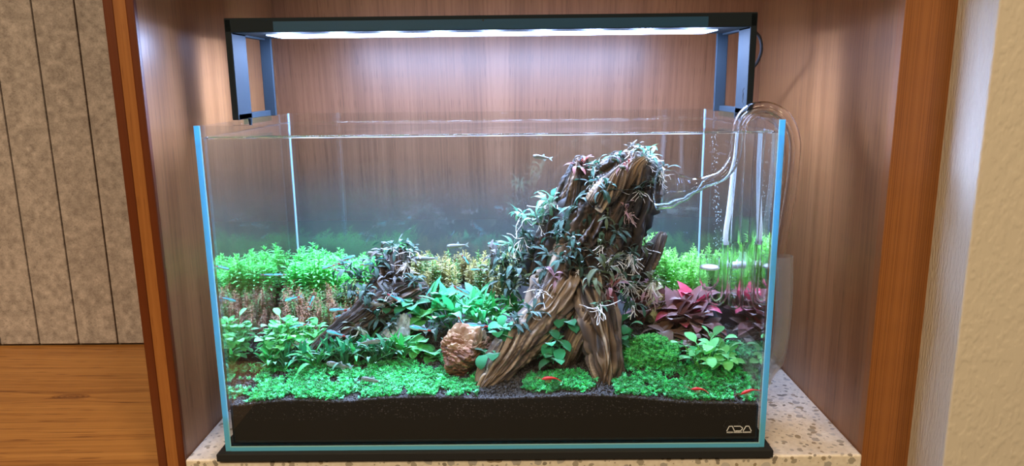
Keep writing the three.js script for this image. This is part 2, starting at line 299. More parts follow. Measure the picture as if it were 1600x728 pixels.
// soil: rises towards the back
const soilY = (x, z) => .0545 + .30 * Math.pow(Math.max(0, -z - .006), 1.12) + .006 * (fbm(x * 9 + 3, z * 9, 1, 2) - .5) * 2 + .0035 * Math.sin(x * 11 + 1.2);
const soil = thing('aquarium_soil', 'dark granular planting soil filling the bottom of the aquarium', 'soil'); soil.userData.kind = 'stuff';
{
  const nx = 150, nz = 70, x0 = -HX + G + .0006, x1 = HX - G - .0006, z0 = -G - .0008, z1 = TD + G + .0008, pos = [], col = [], idx = [];
  const top = (x, z) => soilY(x, z) - .0012;
  for (let j = 0; j <= nz; j++) for (let i = 0; i <= nx; i++) { const x = x0 + (x1 - x0) * i / nx, z = z0 + (z1 - z0) * j / nz; pos.push(x, top(x, z), z); }
  for (let j = 0; j < nz; j++) for (let i = 0; i < nx; i++) { const a = j * (nx + 1) + i; idx.push(a, a + 1, a + nx + 2, a, a + nx + 2, a + nx + 1); }
  const skirt = (pts) => { const b = pos.length / 3; for (const [x, z] of pts) pos.push(x, top(x, z), z, x, G + .0003, z); for (let i = 0; i + 1 < pts.length; i++) { const a = b + i * 2; idx.push(a, a + 1, a + 3, a, a + 3, a + 2); } };
  const line = (ax, az, bx, bz, n) => Array.from({ length: n + 1 }, (_, i) => [ax + (bx - ax) * i / n, az + (bz - az) * i / n]);
  skirt(line(x0, z0, x1, z0, nx)); skirt(line(x1, z0, x1, z1, nz)); skirt(line(x1, z1, x0, z1, nx)); skirt(line(x0, z1, x0, z0, nz));
  const g = new THREE.BufferGeometry(); g.setAttribute('position', new THREE.Float32BufferAttribute(pos, 3)); g.setIndex(idx); g.computeVertexNormals();
  const sm = std([.006, .004, .0028], .95, { side: THREE.DoubleSide }); part('soil_bed', g, sm, soil);
  const r = rng(9), list = [];
  for (let y = .034; y < .062; y += .0019) for (let x = x0 + .001; x < x1 - .001; x += .0021) { const s = soilY(x, z0); if (y < s + .001 && r() < smooth(.030, .040, y + r() * .006)) list.push([x + rr(-.0007, .0007, r), y + rr(-.0007, .0007, r), z0 - .0012 + rr(-.0003, .0003, r), rr(.0009, .0014, r)]); }
  for (let k = 0; k < 17000; k++) { const x = rr(x0 + .001, x1 - .001, r), z = -.0075 - Math.pow(r(), 1.5) * .15; list.push([x, soilY(x, z) - rr(0, .0009, r), z, rr(.0009, .0016, r)]); }
  const im = new THREE.InstancedMesh(new THREE.IcosahedronGeometry(1, 1), std([1, 1, 1], .8), list.length), m4 = new THREE.Matrix4(), c = new THREE.Color();
  list.forEach(([x, y, z, s], i) => { m4.makeRotationFromEuler(new THREE.Euler(r() * 6, r() * 6, r() * 6)); m4.scale(new V3(s, s * rr(.75, 1, r), s)); m4.setPosition(x, y, z); im.setMatrixAt(i, m4); const t = rr(.6, 1.5, r); c.setRGB(.040 * t, .034 * t, .030 * t); im.setColorAt(i, c); });
  im.name = 'soil_granules'; im.userData.kind = 'stuff'; im.castShadow = im.receiveShadow = true; soil.add(im);
}

// ------------------------------------------------------------------ the lamp
const lamp = thing('aquarium_lamp', 'black metal bridge lamp with a white light strip standing over the aquarium', 'lamp', [0, .3605, -.158]);
{
  const z0 = .058, z1 = -.058, yT = .113, X = .2985;   // local
  const housing = part('housing', rbox(-X, yT - .0158, z1, X, yT, z0, .0010), M.blackMetal, lamp);
  part('painted_glow_strip', box(-X + .055, yT - .0150, z0, X - .055, yT - .0042, z0 + .0003), std([.004, .050, .105], .45), housing, 'teal glow painted on the lamp front');  // the lamp's bloom, painted as a teal strip on the housing
  part('screw', new THREE.CylinderGeometry(.0011, .0011, .0006, 12).rotateX(PI / 2).translate(-.008, yT - .0055, z0 + .0004), M.blackCable, housing);
  part('light_strip', rbox(-LAMP.width / 2, LAMP.y + .0006 - .3605, LAMP.z - LAMP.depth / 2 + .158, LAMP.width / 2, yT - .0152, LAMP.z + LAMP.depth / 2 + .158, .0004), M.diffuser, lamp, 'glowing white light strip');
  for (const s of [-1, 1]) {
    const a = s < 0 ? -X : X - .0075, b = s < 0 ? -X + .0075 : X;
    const f = new THREE.Group(); f.name = 'side_frame'; lamp.add(f);
    part('post', rbox(a, 0, z0 - .043, b, yT - .001, z0, .0008), M.blackMetal, f);
    part('post', rbox(s < 0 ? -X : X - .0142, 0, z1, s < 0 ? -X + .0142 : X, yT - .001, z1 + .005, .0008), M.blackMetal, f);
    part('foot_rail', rbox(a, 0, z1 + .001, b, .007, z0 - .001, .0008), M.blackMetal, f);
    part('top_rail', rbox(a, yT - .018, z1 + .001, b, yT - .0005, z0 - .0005, .0008), M.blackMetal, f);
    part('clamp', rbox(s < 0 ? a + .0075 : b - .0085, -.006, z1 + .006, s < 0 ? a + .0085 : b - .0075, .001, z0 - .014, .0004), M.acrylic, lamp, 'clear acrylic clamp');
    part('clamp_screw', new THREE.CylinderGeometry(.0026, .0016, .008, 16).translate(s < 0 ? a + .011 : b - .011, -.003, z0 - .026), M.blackMetal, lamp);
  }
  const lg = strokes(LOGO, .0012, .0003, .018); lg.rotateZ(Math.PI / 2);
  lg.rotateY(-Math.PI / 2); lg.translate(X - .0076, .012, z0 - .012); part('logo', lg, M.blackCable, lamp);
  const l = new THREE.RectAreaLight(LAMP.colour, LAMP.power, LAMP.width, LAMP.depth); l.position.set(0, LAMP.y, LAMP.z); l.lookAt(0, 0, LAMP.z); scene.add(l);
  // the diodes' lenses throw most of the light straight down into the tank
  for (let k = 0; k < 5; k++) {
    const x = (k - 2) * .11, b = new THREE.SpotLight(LAMP.colour, LAMP.beam, 0, .82, .75, 2); b.position.set(x, LAMP.y, LAMP.z); b.target.position.set(x, 0, LAMP.z + .02);
    b.castShadow = true; b.shadow.radius = 1; scene.add(b, b.target);
  }
  for (const z of [-.036, 0, .036]) for (let k = 0; k < 9; k++) { const g = new THREE.PointLight(LAMP.colour, LAMP.glow, 0, 2); g.position.set((k - 4) * .06, LAMP.y - .0012, LAMP.z + z); g.castShadow = true; g.shadow.radius = .5; scene.add(g); }
}
single('power_cord', tube([P3(1176, 48, -.19), P3(1186, 56, -.195), P3(1190, 75, -.2), P3(1184, 96, -.22), P3(1172, 112, -.25), P3(1158, 150, -.30), P3(1150, 200, -.36), P3(1150, 330, -.40)], .0021, 60, 10), M.blackCable, 'thin black power cord looping behind the lamp post', 'cord');

// ------------------------------------------------------------------ driftwood
const woodTone = [[.014, .010, .007], [.085, .047, .024], [.40, .27, .15]];
function limb(pts, o = {}) {
  const { amp = .3, seed = 1, seg = 170, rad = 112, twist = 1.2, ridges = 5, tone = 0, flat = 1, rag = .25 } = o;
  const curve = new THREE.CatmullRomCurve3(pts.map(p => new V3(p[0], p[1], p[2])), false, 'centripetal'), F = curve.computeFrenetFrames(seg, false);
  const radAt = t => { const f = t * (pts.length - 1), k = Math.min(pts.length - 2, Math.floor(f)), q = f - k; return pts[k][3] + (pts[k + 1][3] - pts[k][3]) * q; };
  const L = curve.getLength(), pos = [], col = [], idx = [];
  for (let i = 0; i <= seg; i++) {
    const t = i / seg, c = curve.getPoint(t), r = radAt(t), end = Math.min(1, Math.sqrt(Math.min(t, 1 - t) * seg / 4) + .25), T = F.tangents[i];
    for (let j = 0; j <= rad; j++) {
      const th = (j % rad) / rad * Math.PI * 2, s = t * L, tw = twist * t + .7 * (noise(s * 22, seed, Math.cos(th) * 1.2) - .5), cx = Math.cos(th + tw), cy = Math.sin(th + tw);
      const n1 = 1 - Math.abs(2 * noise(cx * ridges * .5 + seed, cy * ridges * .5 + seed, s * 17) - 1), n2 = 1 - Math.abs(2 * noise(cx * ridges * 1.7, cy * ridges * 1.7 + seed, s * 22) - 1), n3 = noise(cx * ridges * 5, cy * ridges * 5, s * 60 + seed), n0 = noise(cx * .9 + seed * 3, cy * .9, s * 14);
      const cr1 = Math.pow(1 - Math.abs(2 * noise(cx * ridges * .9 + seed * 5, cy * ridges * .9, s * 21) - 1), 5), cr2 = Math.pow(1 - Math.abs(2 * noise(cx * ridges * 2.6 + seed, cy * ridges * 2.6, s * 48) - 1), 3);
      const d = r * end * (1 + amp * (-.75 * cr1 - .38 * cr2 + (n1 - .6) * .9 + (n2 - .6) * .62 + (n3 - .5) * .34 + (n0 - .5) * 1.0));
      const ax = (noise(cx * 4, cy * 4, seed * 7 + (t > .5 ? 9 : 0)) - .5) * r * rag * (smooth(.85, 1, t) + smooth(.15, 0, t)) * 3;
      const N = F.normals[i], B = F.binormals[i], u = Math.cos(th) * d, v = Math.sin(th) * d * flat;
      pos.push(c.x + N.x * u + B.x * v + T.x * ax, c.y + N.y * u + B.y * v + T.y * ax, c.z + N.z * u + B.z * v + T.z * ax);
      let g = .40 + tone + .85 * (noise(cx * 11 + seed, cy * 11, s * 16) - .5) + .8 * (noise(cx * 26, cy * 26 + seed, s * 30) - .5) + .9 * (fbm(cx * 1.8 + 5, cy * 1.8, s * 20 + seed, 2) - .5);
      g = clamp(g); const q = g < .5 ? mix3(woodTone[0], woodTone[1], g * 2) : mix3(woodTone[1], woodTone[2], g * 2 - 1); col.push(...q);
    }
  }
  for (let i = 0; i < seg; i++) for (let j = 0; j < rad; j++) { const a = i * (rad + 1) + j, b = a + rad + 1; idx.push(a, b, a + 1, b, b + 1, a + 1); }
  for (const [i, s] of [[0, 1], [seg, -1]]) { const c = curve.getPoint(i / seg), k = pos.length / 3; pos.push(c.x, c.y, c.z); col.push(...woodTone[0]); for (let j = 0; j < rad; j++) { const a = i * (rad + 1) + j; s > 0 ? idx.push(k, a, a + 1) : idx.push(k, a + 1, a); } }
  const g = new THREE.BufferGeometry(); g.setAttribute('position', new THREE.Float32BufferAttribute(pos, 3)); g.setAttribute('color', new THREE.Float32BufferAttribute(col, 3)); g.setIndex(idx); g.computeVertexNormals(); return g.toNonIndexed();
}
const LP = (px, py, z, rp) => [...P3(px, py, z), rp / 1128.7 * (.739 - z)];
M.wood = new THREE.MeshPhysicalMaterial({ vertexColors: true, roughness: .72, side: THREE.DoubleSide });
const bigWood = single('driftwood', merge([
  limb([LP(748, 612, -.034, 14), LP(775, 578, -.045, 26), LP(812, 535, -.062, 33), LP(842, 500, -.078, 34), LP(872, 455, -.10, 42), LP(895, 420, -.12, 50)], { seed: 1, amp: .34, tone: .20, ridges: 4, twist: .5 }),
  limb([LP(862, 480, -.115, 40), LP(893, 420, -.125, 56), LP(918, 360, -.135, 58), LP(945, 310, -.142, 46), LP(962, 268, -.145, 30), LP(966, 238, -.146, 9)], { seed: 2, amp: .44, tone: -.24, ridges: 5, twist: .4 }),
  limb([LP(905, 470, -.11, 42), LP(945, 410, -.125, 52), LP(975, 345, -.13, 44), LP(1000, 290, -.135, 36), LP(1010, 250, -.138, 20), LP(1008, 238, -.138, 8)], { seed: 3, amp: .44, tone: -.32, ridges: 5, twist: .3 }),
  limb([LP(846, 440, -.14, 30), LP(868, 380, -.145, 38), LP(888, 325, -.15, 30), LP(903, 278, -.15, 20), LP(908, 245, -.15, 9)], { seed: 4, amp: .42, tone: -.28, ridges: 4 }),
  limb([LP(940, 616, -.040, 20), LP(945, 580, -.046, 28), LP(945, 545, -.054, 32), LP(937, 505, -.064, 37), LP(928, 468, -.082, 38), LP(925, 430, -.105, 42)], { seed: 5, amp: .42, tone: .02, ridges: 4, twist: .5 }),
  limb([LP(868, 584, -.075, 20), LP(888, 552, -.07, 20), LP(908, 520, -.068, 24), LP(930, 488, -.074, 28)], { seed: 6, amp: .3, tone: -.03, seg: 90 }),
  limb([LP(850, 575, -.095, 20), LP(890, 580, -.095, 22), LP(935, 578, -.09, 18), LP(955, 580, -.08, 10)], { seed: 7, amp: .3, tone: -.25, seg: 90 }),
  limb([LP(975, 450, -.135, 26), LP(1000, 415, -.145, 20), LP(1022, 388, -.15, 14), LP(1037, 364, -.153, 7)], { seed: 8, amp: .4, tone: -.2, seg: 90 }),
  limb([LP(958, 300, -.12, 18), LP(985, 265, -.118, 16), LP(1008, 248, -.115, 7)], { seed: 9, amp: .4, tone: .15, seg: 130 }),
  limb([LP(930, 320, -.105, 18), LP(955, 290, -.104, 18), LP(975, 262, -.105, 8)], { seed: 10, amp: .4, tone: .12, seg: 80 }),
]), M.wood, 'large rugged brown driftwood stump leaning to the right on two root feet', 'driftwood');
const smallWood = single('driftwood', merge([
  limb([LP(478, 556, -.09, 9), LP(515, 528, -.10, 15), LP(552, 502, -.115, 22), LP(590, 478, -.13, 30), LP(640, 456, -.14, 26), LP(668, 448, -.145, 12)], { seed: 21, amp: .32, tone: -.16, ridges: 4, seg: 80 }),
  limb([LP(588, 500, -.15, 26), LP(604, 455, -.155, 34), LP(618, 420, -.16, 30), LP(630, 392, -.16, 12)], { seed: 22, amp: .4, tone: -.18, seg: 110 }),
  limb([LP(660, 500, -.135, 14), LP(655, 470, -.14, 20), LP(630, 450, -.145, 22)], { seed: 23, amp: .3, tone: -.2, seg: 80 }),
]), M.wood, 'smaller dark driftwood branch sloping down to the soil behind the grassy plants', 'driftwood');

// ------------------------------------------------------------------ rocks
function rockGeo(seed, sx, sy, sz, dark, mid, light, strata = 1) {
  const cr = rng(seed * 31), cuts = Array.from({ length: 16 }, () => { const c = new V3(rr(-1, 1, cr), rr(-1, 1, cr), rr(-1, 1, cr)).normalize(); c.h = rr(.62, 1, cr); return c; });
  let g = new THREE.IcosahedronGeometry(1, 30); const p = g.attributes.position, col = [];
  for (let i = 0; i < p.count; i++) {
    const v = new V3(p.getX(i), p.getY(i), p.getZ(i)).normalize();
    const k = v.y * 5 + v.x * 1.4 + fbm(v.x * 1.5 + seed, v.y * 1.5, v.z * 1.5, 2) * 5, st = k - Math.floor(k), layer = smooth(0, .22, st) * smooth(1, .8, st);
    const big = fbm(v.x * 1.5 + seed, v.y * 1.5, v.z * 1.5 + 3, 3), fine = fbm(v.x * 9, v.y * 14 + seed, v.z * 9, 3);
    let cut = 9; for (const c of cuts) { const q = v.dot(c); if (q > .05) cut = Math.min(cut, c.h / q); } const d = Math.min(cut, 1.25) * 1.02 + .25 * (big - .5) + strata * .05 * (layer - .6) + .12 * (fine - .5) + .10 * (fbm(v.x * 5 + v.y * 8, v.y * 24 - v.x * 6, v.z * 5 + seed, 2) - .5), q = 1.02;
    v.set(Math.sign(v.x) * Math.pow(Math.abs(v.x), q), Math.sign(v.y) * Math.pow(Math.abs(v.y), q), v.z);
    p.setXYZ(i, v.x * d * sx, v.y * d * sy, v.z * d * sz);
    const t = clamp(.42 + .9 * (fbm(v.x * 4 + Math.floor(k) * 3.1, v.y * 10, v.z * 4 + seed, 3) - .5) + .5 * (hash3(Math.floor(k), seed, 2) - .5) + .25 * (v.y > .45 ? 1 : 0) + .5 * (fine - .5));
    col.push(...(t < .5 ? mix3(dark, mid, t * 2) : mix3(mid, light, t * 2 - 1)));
  }
  g.setAttribute('color', new THREE.Float32BufferAttribute(col, 3)); g = toCreasedNormals(g, .45); return g;
}
M.rock = new THREE.MeshPhysicalMaterial({ vertexColors: true, roughness: .8 });
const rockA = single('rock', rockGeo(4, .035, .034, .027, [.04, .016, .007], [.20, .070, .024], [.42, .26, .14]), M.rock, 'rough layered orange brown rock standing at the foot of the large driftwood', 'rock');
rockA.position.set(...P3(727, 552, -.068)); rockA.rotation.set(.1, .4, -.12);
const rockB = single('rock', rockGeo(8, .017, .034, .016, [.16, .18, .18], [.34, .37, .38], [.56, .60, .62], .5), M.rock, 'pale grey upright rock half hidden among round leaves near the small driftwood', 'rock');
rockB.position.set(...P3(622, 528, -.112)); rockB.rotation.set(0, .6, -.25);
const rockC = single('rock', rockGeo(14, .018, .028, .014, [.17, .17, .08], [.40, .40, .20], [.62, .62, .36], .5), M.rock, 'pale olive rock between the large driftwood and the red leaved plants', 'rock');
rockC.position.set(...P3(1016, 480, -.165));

// ------------------------------------------------------------------ leaves
// a leaf grows along +x from its foot, its upper face towards +y; lengths are 1
function leafGeo({ n = 6, w = .3, pet = 0, pw = .03, peak = .45, pow = 1, droop = .5, fold = .25, wave = 0, seed = 1, thick = 0 }) {
  const pos = [], idx = []; let x = 0, y = 0, a = droop * .35; const r = rng(seed), ph = r() * 6;
  for (let i = 0; i <= n; i++) {
    const t = i / n; let hw;
    if (t <= pet && pet > 0 && i < n) hw = pw / 2; else { const q = clamp((t - pet) / (1 - pet)), e = Math.log(.5) / Math.log(peak); hw = Math.max(i === n ? 0 : pw / 2, w / 2 * Math.pow(Math.sin(Math.PI * Math.pow(clamp(q, .0, 1), e)), pow)); }
    const up = hw * fold + wave * Math.sin(t * 9 + ph) * hw, dn = hw * fold - wave * Math.sin(t * 9 + ph) * hw;
    pos.push(x - Math.sin(a) * up, y + Math.cos(a) * up, hw, x, y, 0, x - Math.sin(a) * dn, y + Math.cos(a) * dn, -hw);
    x += Math.cos(a) / n; y += Math.sin(a) / n; a -= droop / n * 1.6;
  }
  for (let i = 0; i < n; i++) { const k = i * 3; idx.push(k, k + 3, k + 1, k + 1, k + 3, k + 4, k + 1, k + 4, k + 2, k + 2, k + 4, k + 5); }
  const g = new THREE.BufferGeometry(); g.setAttribute('position', new THREE.Float32BufferAttribute(pos, 3)); g.setIndex(idx); g.computeVertexNormals(); 
  g.setAttribute('uv', new THREE.Float32BufferAttribute(new Array(pos.length / 3 * 2).fill(0), 2)); return g;
}
const leafMat = (c, tr = .42) => new THREE.MeshPhysicalMaterial({ color: new THREE.Color().setRGB(...c), roughness: .95, transmission: tr, thickness: 0, side: THREE.DoubleSide });
const shades = (c, n = 4, spread = .35, seed = 1) => { const r = rng(seed); return Array.from({ length: n }, () => { const k = 1 + (r() - .5) * 2 * spread, h = (r() - .5) * .25; return leafMat([clamp(c[0] * k * (1 + h)), clamp(c[1] * k), clamp(c[2] * k * (1 - h))]); }); };
const L = {
  bright: shades([.10, .62, .10], 4, .25, 1), lime: shades([.26, .66, .10], 4, .25, 2), grass: shades([.028, .34, .05], 4, .3, 3), teal: shades([.014, .21, .06], 4, .3, 4),
  anubias: shades([.012, .27, .075], 4, .35, 5), lance: shades([.04, .42, .11], 4, .25, 6), round: shades([.20, .68, .19], 4, .22, 7), roundDeep: shades([.07, .42, .08], 4, .25, 8),
  bucep: shades([.022, .085, .048], 5, .4, 9), bucepOlive: shades([.085, .11, .035], 4, .4, 10), bucepRed: shades([.17, .034, .022], 4, .35, 11), bucepPale: shades([.12, .30, .16], 4, .3, 12), bucepBrown: shades([.10, .075, .05], 4, .35, 13),
  redRotala: shades([.44, .20, .075], 4, .3, 14), amber: shades([.40, .34, .085], 4, .28, 15), crypt: shades([.17, .048, .036], 5, .35, 16), cryptBrown: shades([.15, .068, .034], 4, .3, 17), magenta: shades([.42, .015, .05], 3, .25, 18), olive: shades([.10, .30, .045], 4, .3, 19), pink: shades([.42, .22, .24], 3, .3, 20),
};
M.stemGreen = std([.10, .30, .05], .7); M.stemBrown = std([.13, .09, .04], .7); M.stemRed = std([.22, .07, .045], .7);
M.root = std([.78, .72, .66], .6); M.rootPink = std([.55, .36, .34], .6); M.rhizome = std([.05, .07, .03], .7);
const seg = (x) => x;
const q1 = new THREE.Quaternion(), e1 = new THREE.Euler();
function setLeaf(m, pos, az, el, roll, s) { m.position.set(...pos); m.rotation.set(roll, az, el, 'YZX'); m.scale.setScalar(s); return m; }
function leafAt(geo, pos, az, el, roll, s) { const m = new THREE.Matrix4().compose(new V3(...pos), q1.setFromEuler(e1.set(roll, az, el, 'YZX')), new V3(s, s, s)); return geo.clone().applyMatrix4(m); }
const GEO = {
  round: [0, 1, 2].map(i => leafGeo({ n: 7, w: .52, pet: .28, pw: .05, peak: .5, pow: .62, droop: .5 + i * .25, fold: .18, seed: i })),
  disc: [0, 1, 2].map(i => leafGeo({ n: 6, w: .66, pet: .18, pw: .05, peak: .45, pow: .6, droop: .7 + i * .25, fold: .16, seed: i })),
  lance: [0, 1, 2].map(i => leafGeo({ n: 9, w: .21, pet: .18, pw: .03, peak: .45, pow: .9, droop: .45 + i * .3, fold: .22, wave: .10, seed: i })),
  strap: [0, 1, 2].map(i => leafGeo({ n: 7, w: .12, pet: 0, pw: .05, peak: .55, pow: .6, droop: .35 + i * .4, fold: .3, seed: i })),
  bucep: [0, 1, 2].map(i => leafGeo({ n: 7, w: .20, pet: .12, pw: .035, peak: .5, pow: .85, droop: .6 + i * .45, fold: .2, wave: .28, seed: i })),
  broad: [0, 1, 2].map(i => leafGeo({ n: 8, w: .44, pet: .10, pw: .04, peak: .42, pow: .9, droop: .55 + i * .3, fold: .22, wave: .08, seed: i })),
  star: leafGeo({ n: 4, w: .24, peak: .4, pow: .8, droop: .6, fold: .2 }), needle: leafGeo({ n: 3, w: .20, peak: .4, pow: .8, droop: .5, fold: .2 }), small: leafGeo({ n: 3, w: .34, peak: .5, pow: .7, droop: .4, fold: .2 }),
};
function threads(n, len, r, seed, dir = [0, -1, 0], spread = 1) {
  const rnd = rng(seed), gs = [];
  for (let i = 0; i < n; i++) {
    let d = new V3(dir[0] + rr(-1, 1, rnd) * spread, dir[1] + rr(-1, 1, rnd) * spread, dir[2] + rr(-.3, 1, rnd) * spread * .6).normalize(), p = new V3(rr(-1, 1, rnd), rr(-1, 1, rnd), rr(0, 1, rnd)).multiplyScalar(len * .12); const pts = [p.clone()], l = len * rr(.5, 1.2, rnd);
    for (let k = 0; k < 4; k++) { d.add(new V3(rr(-1, 1, rnd), rr(-1, 1, rnd), rr(-1, 1, rnd)).multiplyScalar(.55)).normalize(); p = p.clone().addScaledVector(d, l / 4); pts.push(p); }
    gs.push(tube(pts, r * rr(.7, 1.3, rnd), 10, 5));
  }
  return merge(gs);
}
// a rosette: leaves that rise from one foot
function rosette(name, label, category, group, pos, o) {
  const t = thing(name, label, category, pos, group), r = rng(o.seed || Math.floor(pos[0] * 9999 + pos[1] * 777) + 5000);
  for (let i = 0; i < o.n; i++) {
    const f = i / o.n, az = o.az ? rr(o.az[0], o.az[1], r) : i * 2.4 + rr(-.4, .4, r), el = rr(o.el[0], o.el[1], r);
    const m = part('leaf', pick(o.geo, r), pick(o.mats, r), t); setLeaf(m, [rr(-1, 1, r) * (o.base || .002), rr(0, 1, r) * (o.rise || .001), rr(-1, 1, r) * (o.base || .002)], az, el, rr(-.3, .3, r), rr(o.len[0], o.len[1], r));
  }
  if (o.stem) part(o.stem, new THREE.CapsuleGeometry(.0016, .008, 3, 8).rotateZ(1.4), M.rhizome, t);
  if (o.roots) part('roots', threads(o.roots, o.rootLen || .018, .00042, (o.seed || 3) + 7, o.rootDir || [0, -1, .3]), o.rootMat || M.root, t, 'tangle of pale thin roots');
  return t;
}
// a stem plant: whorls of small leaves along a gently curved stem; returns a prototype builder
function stemProto(name, label, category, group, o) {
  const r = rng(o.seed), t = new THREE.Group(); t.name = name; tag(t, label, category, group);
  const lean = rr(-.16, .16, r), lz = rr(-.12, .12, r), gs = [], H = 1, P = y => [lean * y * y * .6, y, lz * y * y * .6], nW = o.whorls;
  for (let k = 0; k < nW; k++) {
    const f = k / (nW - 1), y = o.from + (1 - o.from) * f, c = P(y), n = o.per;
    for (let i = 0; i < n; i++) { const el = o.el + (k === nW - 1 ? .6 : 0) + rr(-.3, .3, r), s = o.leaf * rr(.75, 1.15, r) * (f > .8 ? 1 - (f - .8) * 1.8 : 1); gs.push(leafAt(o.geo, c, (i / n) * 6.283 + k * 1.2 + rr(-.4, .4, r), el, rr(-.3, .3, r), s)); }
  }
  part('foliage', merge(gs), o.mat, t); part('stem', tube([P(0), P(.35), P(.7), P(.97)], o.stemR, 8, 5), o.stemMat, t); return t;
}
function plantStems(protos, places) {
  const used = new Set();
  places.forEach(([x, z, h, turn], i) => { const p = protos[i % protos.length]; const c = p.clone(); c.name = numbered(p.name); c.userData = { ...p.userData }; c.position.set(x, soilY(x, z) - .002, z); c.rotation.y = turn; c.scale.setScalar(h); scene.add(c); });
}
// places for stems: x range and depth range, height from the top line of the clump
function field(seed, n, x0, x1, z0, z1, topY) {
  const r = rng(seed), out = [];
  for (let i = 0; i < n; i++) { const f = (i + r()) / n, x = x0 + (x1 - x0) * f, z = rr(z0, z1, r), top = topY(x, z, r); out.push([x, z, Math.max(.02, top - soilY(x, z)), r() * 6.28]); }
  return out;
}
// background: bright green stems, far left
const gl = i => stemProto('green_stem_plant', 'bright green star leaved stem plant in the thicket along the rear glass', 'plant', 'bright green stems in the rear corner thicket', { seed: 40 + i, whorls: 11, per: 5, el: .35, leaf: .21, geo: GEO.star, mat: L.bright[i % 4], stemR: .008, stemMat: M.stemGreen, from: .32 });
plantStems([0, 1, 2, 3, 4, 5].map(gl), field(1, 170, -.287, -.135, -.285, -.20, (x, z, r) => .162 + .006 * Math.sin(x * 40) - .15 * (z + .26) * -.2 + rr(-.016, .008, r)));
// red brown stems in front of them
const rl = i => stemProto('red_stem_plant', 'reddish brown fine leaved stem plant in the band before the green thicket', 'plant', 'reddish brown stems in the mid ground band', { seed: 60 + i, whorls: 17, per: 5, el: .25, leaf: .17, geo: GEO.needle, mat: i > 3 ? L.olive[i - 3] : L.redRotala[i % 4], stemR: .008, stemMat: M.stemRed, from: .15 });
plantStems([0, 1, 2, 3, 4, 5].map(rl), field(2, 190, -.288, -.13, -.20, -.135, (x, z, r) => .137 + (z + .2) * -.45 + rr(-.014, .010, r)));
// amber stems behind the middle
const al = i => stemProto('amber_stem_plant', 'amber tinted fine leaved stem plant behind the lance leaved plants', 'plant', 'amber stems behind the middle of the tank', { seed: 80 + i, whorls: 15, per: 5, el: .45, leaf: .19, geo: GEO.needle, mat: i > 3 ? L.olive[i - 4] : L.amber[i % 4], stemR: .007, stemMat: M.stemBrown, from: .2 });
plantStems([0, 1, 2, 3, 4, 5].map(al), field(3, 170, -.135, .025, -.285, -.21, (x, z, r) => .158 + rr(-.018, .008, r)));
// bright green fine stems at the rear on the other side
const gr = i => stemProto('feathery_stem_plant', 'light green fine leaved stem plant behind the glass pipes', 'plant', 'light green stems behind the glass pipes', { seed: 100 + i, whorls: 16, per: 5, el: .45, leaf: .16, geo: GEO.needle, mat: L.lime[i % 4], stemR: .006, stemMat: M.stemGreen, from: .22 });
plantStems([0, 1, 2, 3, 4, 5].map(gr), field(4, 200, .165, .288, -.285, -.205, (x, z, r) => (x < .235 ? .182 - Math.abs(x - .215) * .35 : .162) + rr(-.025, .008, r)));

// round leaved plants: several stems with paired leaves
function roundPlant(label, group, pos, o) {
  const t = thing('round_leaf_plant', label, 'plant', pos, group), r = rng(o.seed), gs = [];
  for (let s = 0; s < o.stems; s++) {
    const h = o.h * rr(.55, 1, r), a = r() * 6.28, d = o.spread * Math.sqrt((s + .5) / o.stems), fx = Math.cos(s * 2.4 + a * .2) * d, fz = Math.sin(s * 2.4 + a * .2) * d * .7;
    const tip = [fx, h * (1 - d / o.spread * .3), fz]; gs.push(tube([[fx * .3, 0, fz * .3], [fx * .7, h * .5, fz * .7], tip], .0007, 8, 5));
    for (let k = 0; k < o.per; k++) { const u = .45 + .55 * (k + 1) / o.per, el = k === o.per - 1 ? rr(.5, 1.1, r) : rr(-.05, .55, r); const m = part('leaf', pick(o.geo || GEO.round, r), pick(o.mats, r), t); setLeaf(m, [fx * (.3 + .7 * u), tip[1] * u, fz * (.3 + .7 * u)], k * 2.3 + a + rr(-.4, .4, r), el, rr(-.25, .25, r), o.leaf * rr(.75, 1.15, r)); }
  }
  part('stem', merge(gs), M.stemGreen, t); return t;
}
const onSoil = (px, py, z) => { const p = at(px, py, z); return [p.x, soilY(p.x, z) - .001, z]; };
roundPlant('light green round leaved bushy plant standing alone before the red leaved plants', null, onSoil(1124, 570, -.062), { seed: 1, stems: 12, h: .052, spread: .028, per: 4, leaf: .023, mats: L.round });
roundPlant('light green round leaved plant pressed against the glass beside the hanging grey hose', null, onSoil(1184, 572, -.06), { seed: 2, stems: 5, h: .032, spread: .013, per: 4, leaf: .021, mats: L.round });
[[364, 560, -.10, .042, 'in the corner against the glass edge'], [378, 545, -.115, .05, 'second from the glass edge, taller'], [400, 570, -.095, .044, 'before the reddish stems beside a dark gap'], [425, 560, -.105, .052, 'in the middle of the round leaved bank'], [452, 566, -.10, .05, 'nearest above the open carpet'], [470, 556, -.108, .046, 'behind the striped fish'], [488, 545, -.115, .04, 'next to the tip of the small driftwood']].forEach(([px, py, z, h, where], i) => roundPlant('light green round leaved plant ' + where, 'round leaved plants below the reddish stems', onSoil(px, py, z), { seed: 10 + i, stems: 12, h: h * 1.05, spread: .021, per: 5, leaf: .0168, mats: i % 3 ? L.round : L.roundDeep, geo: GEO.round }));
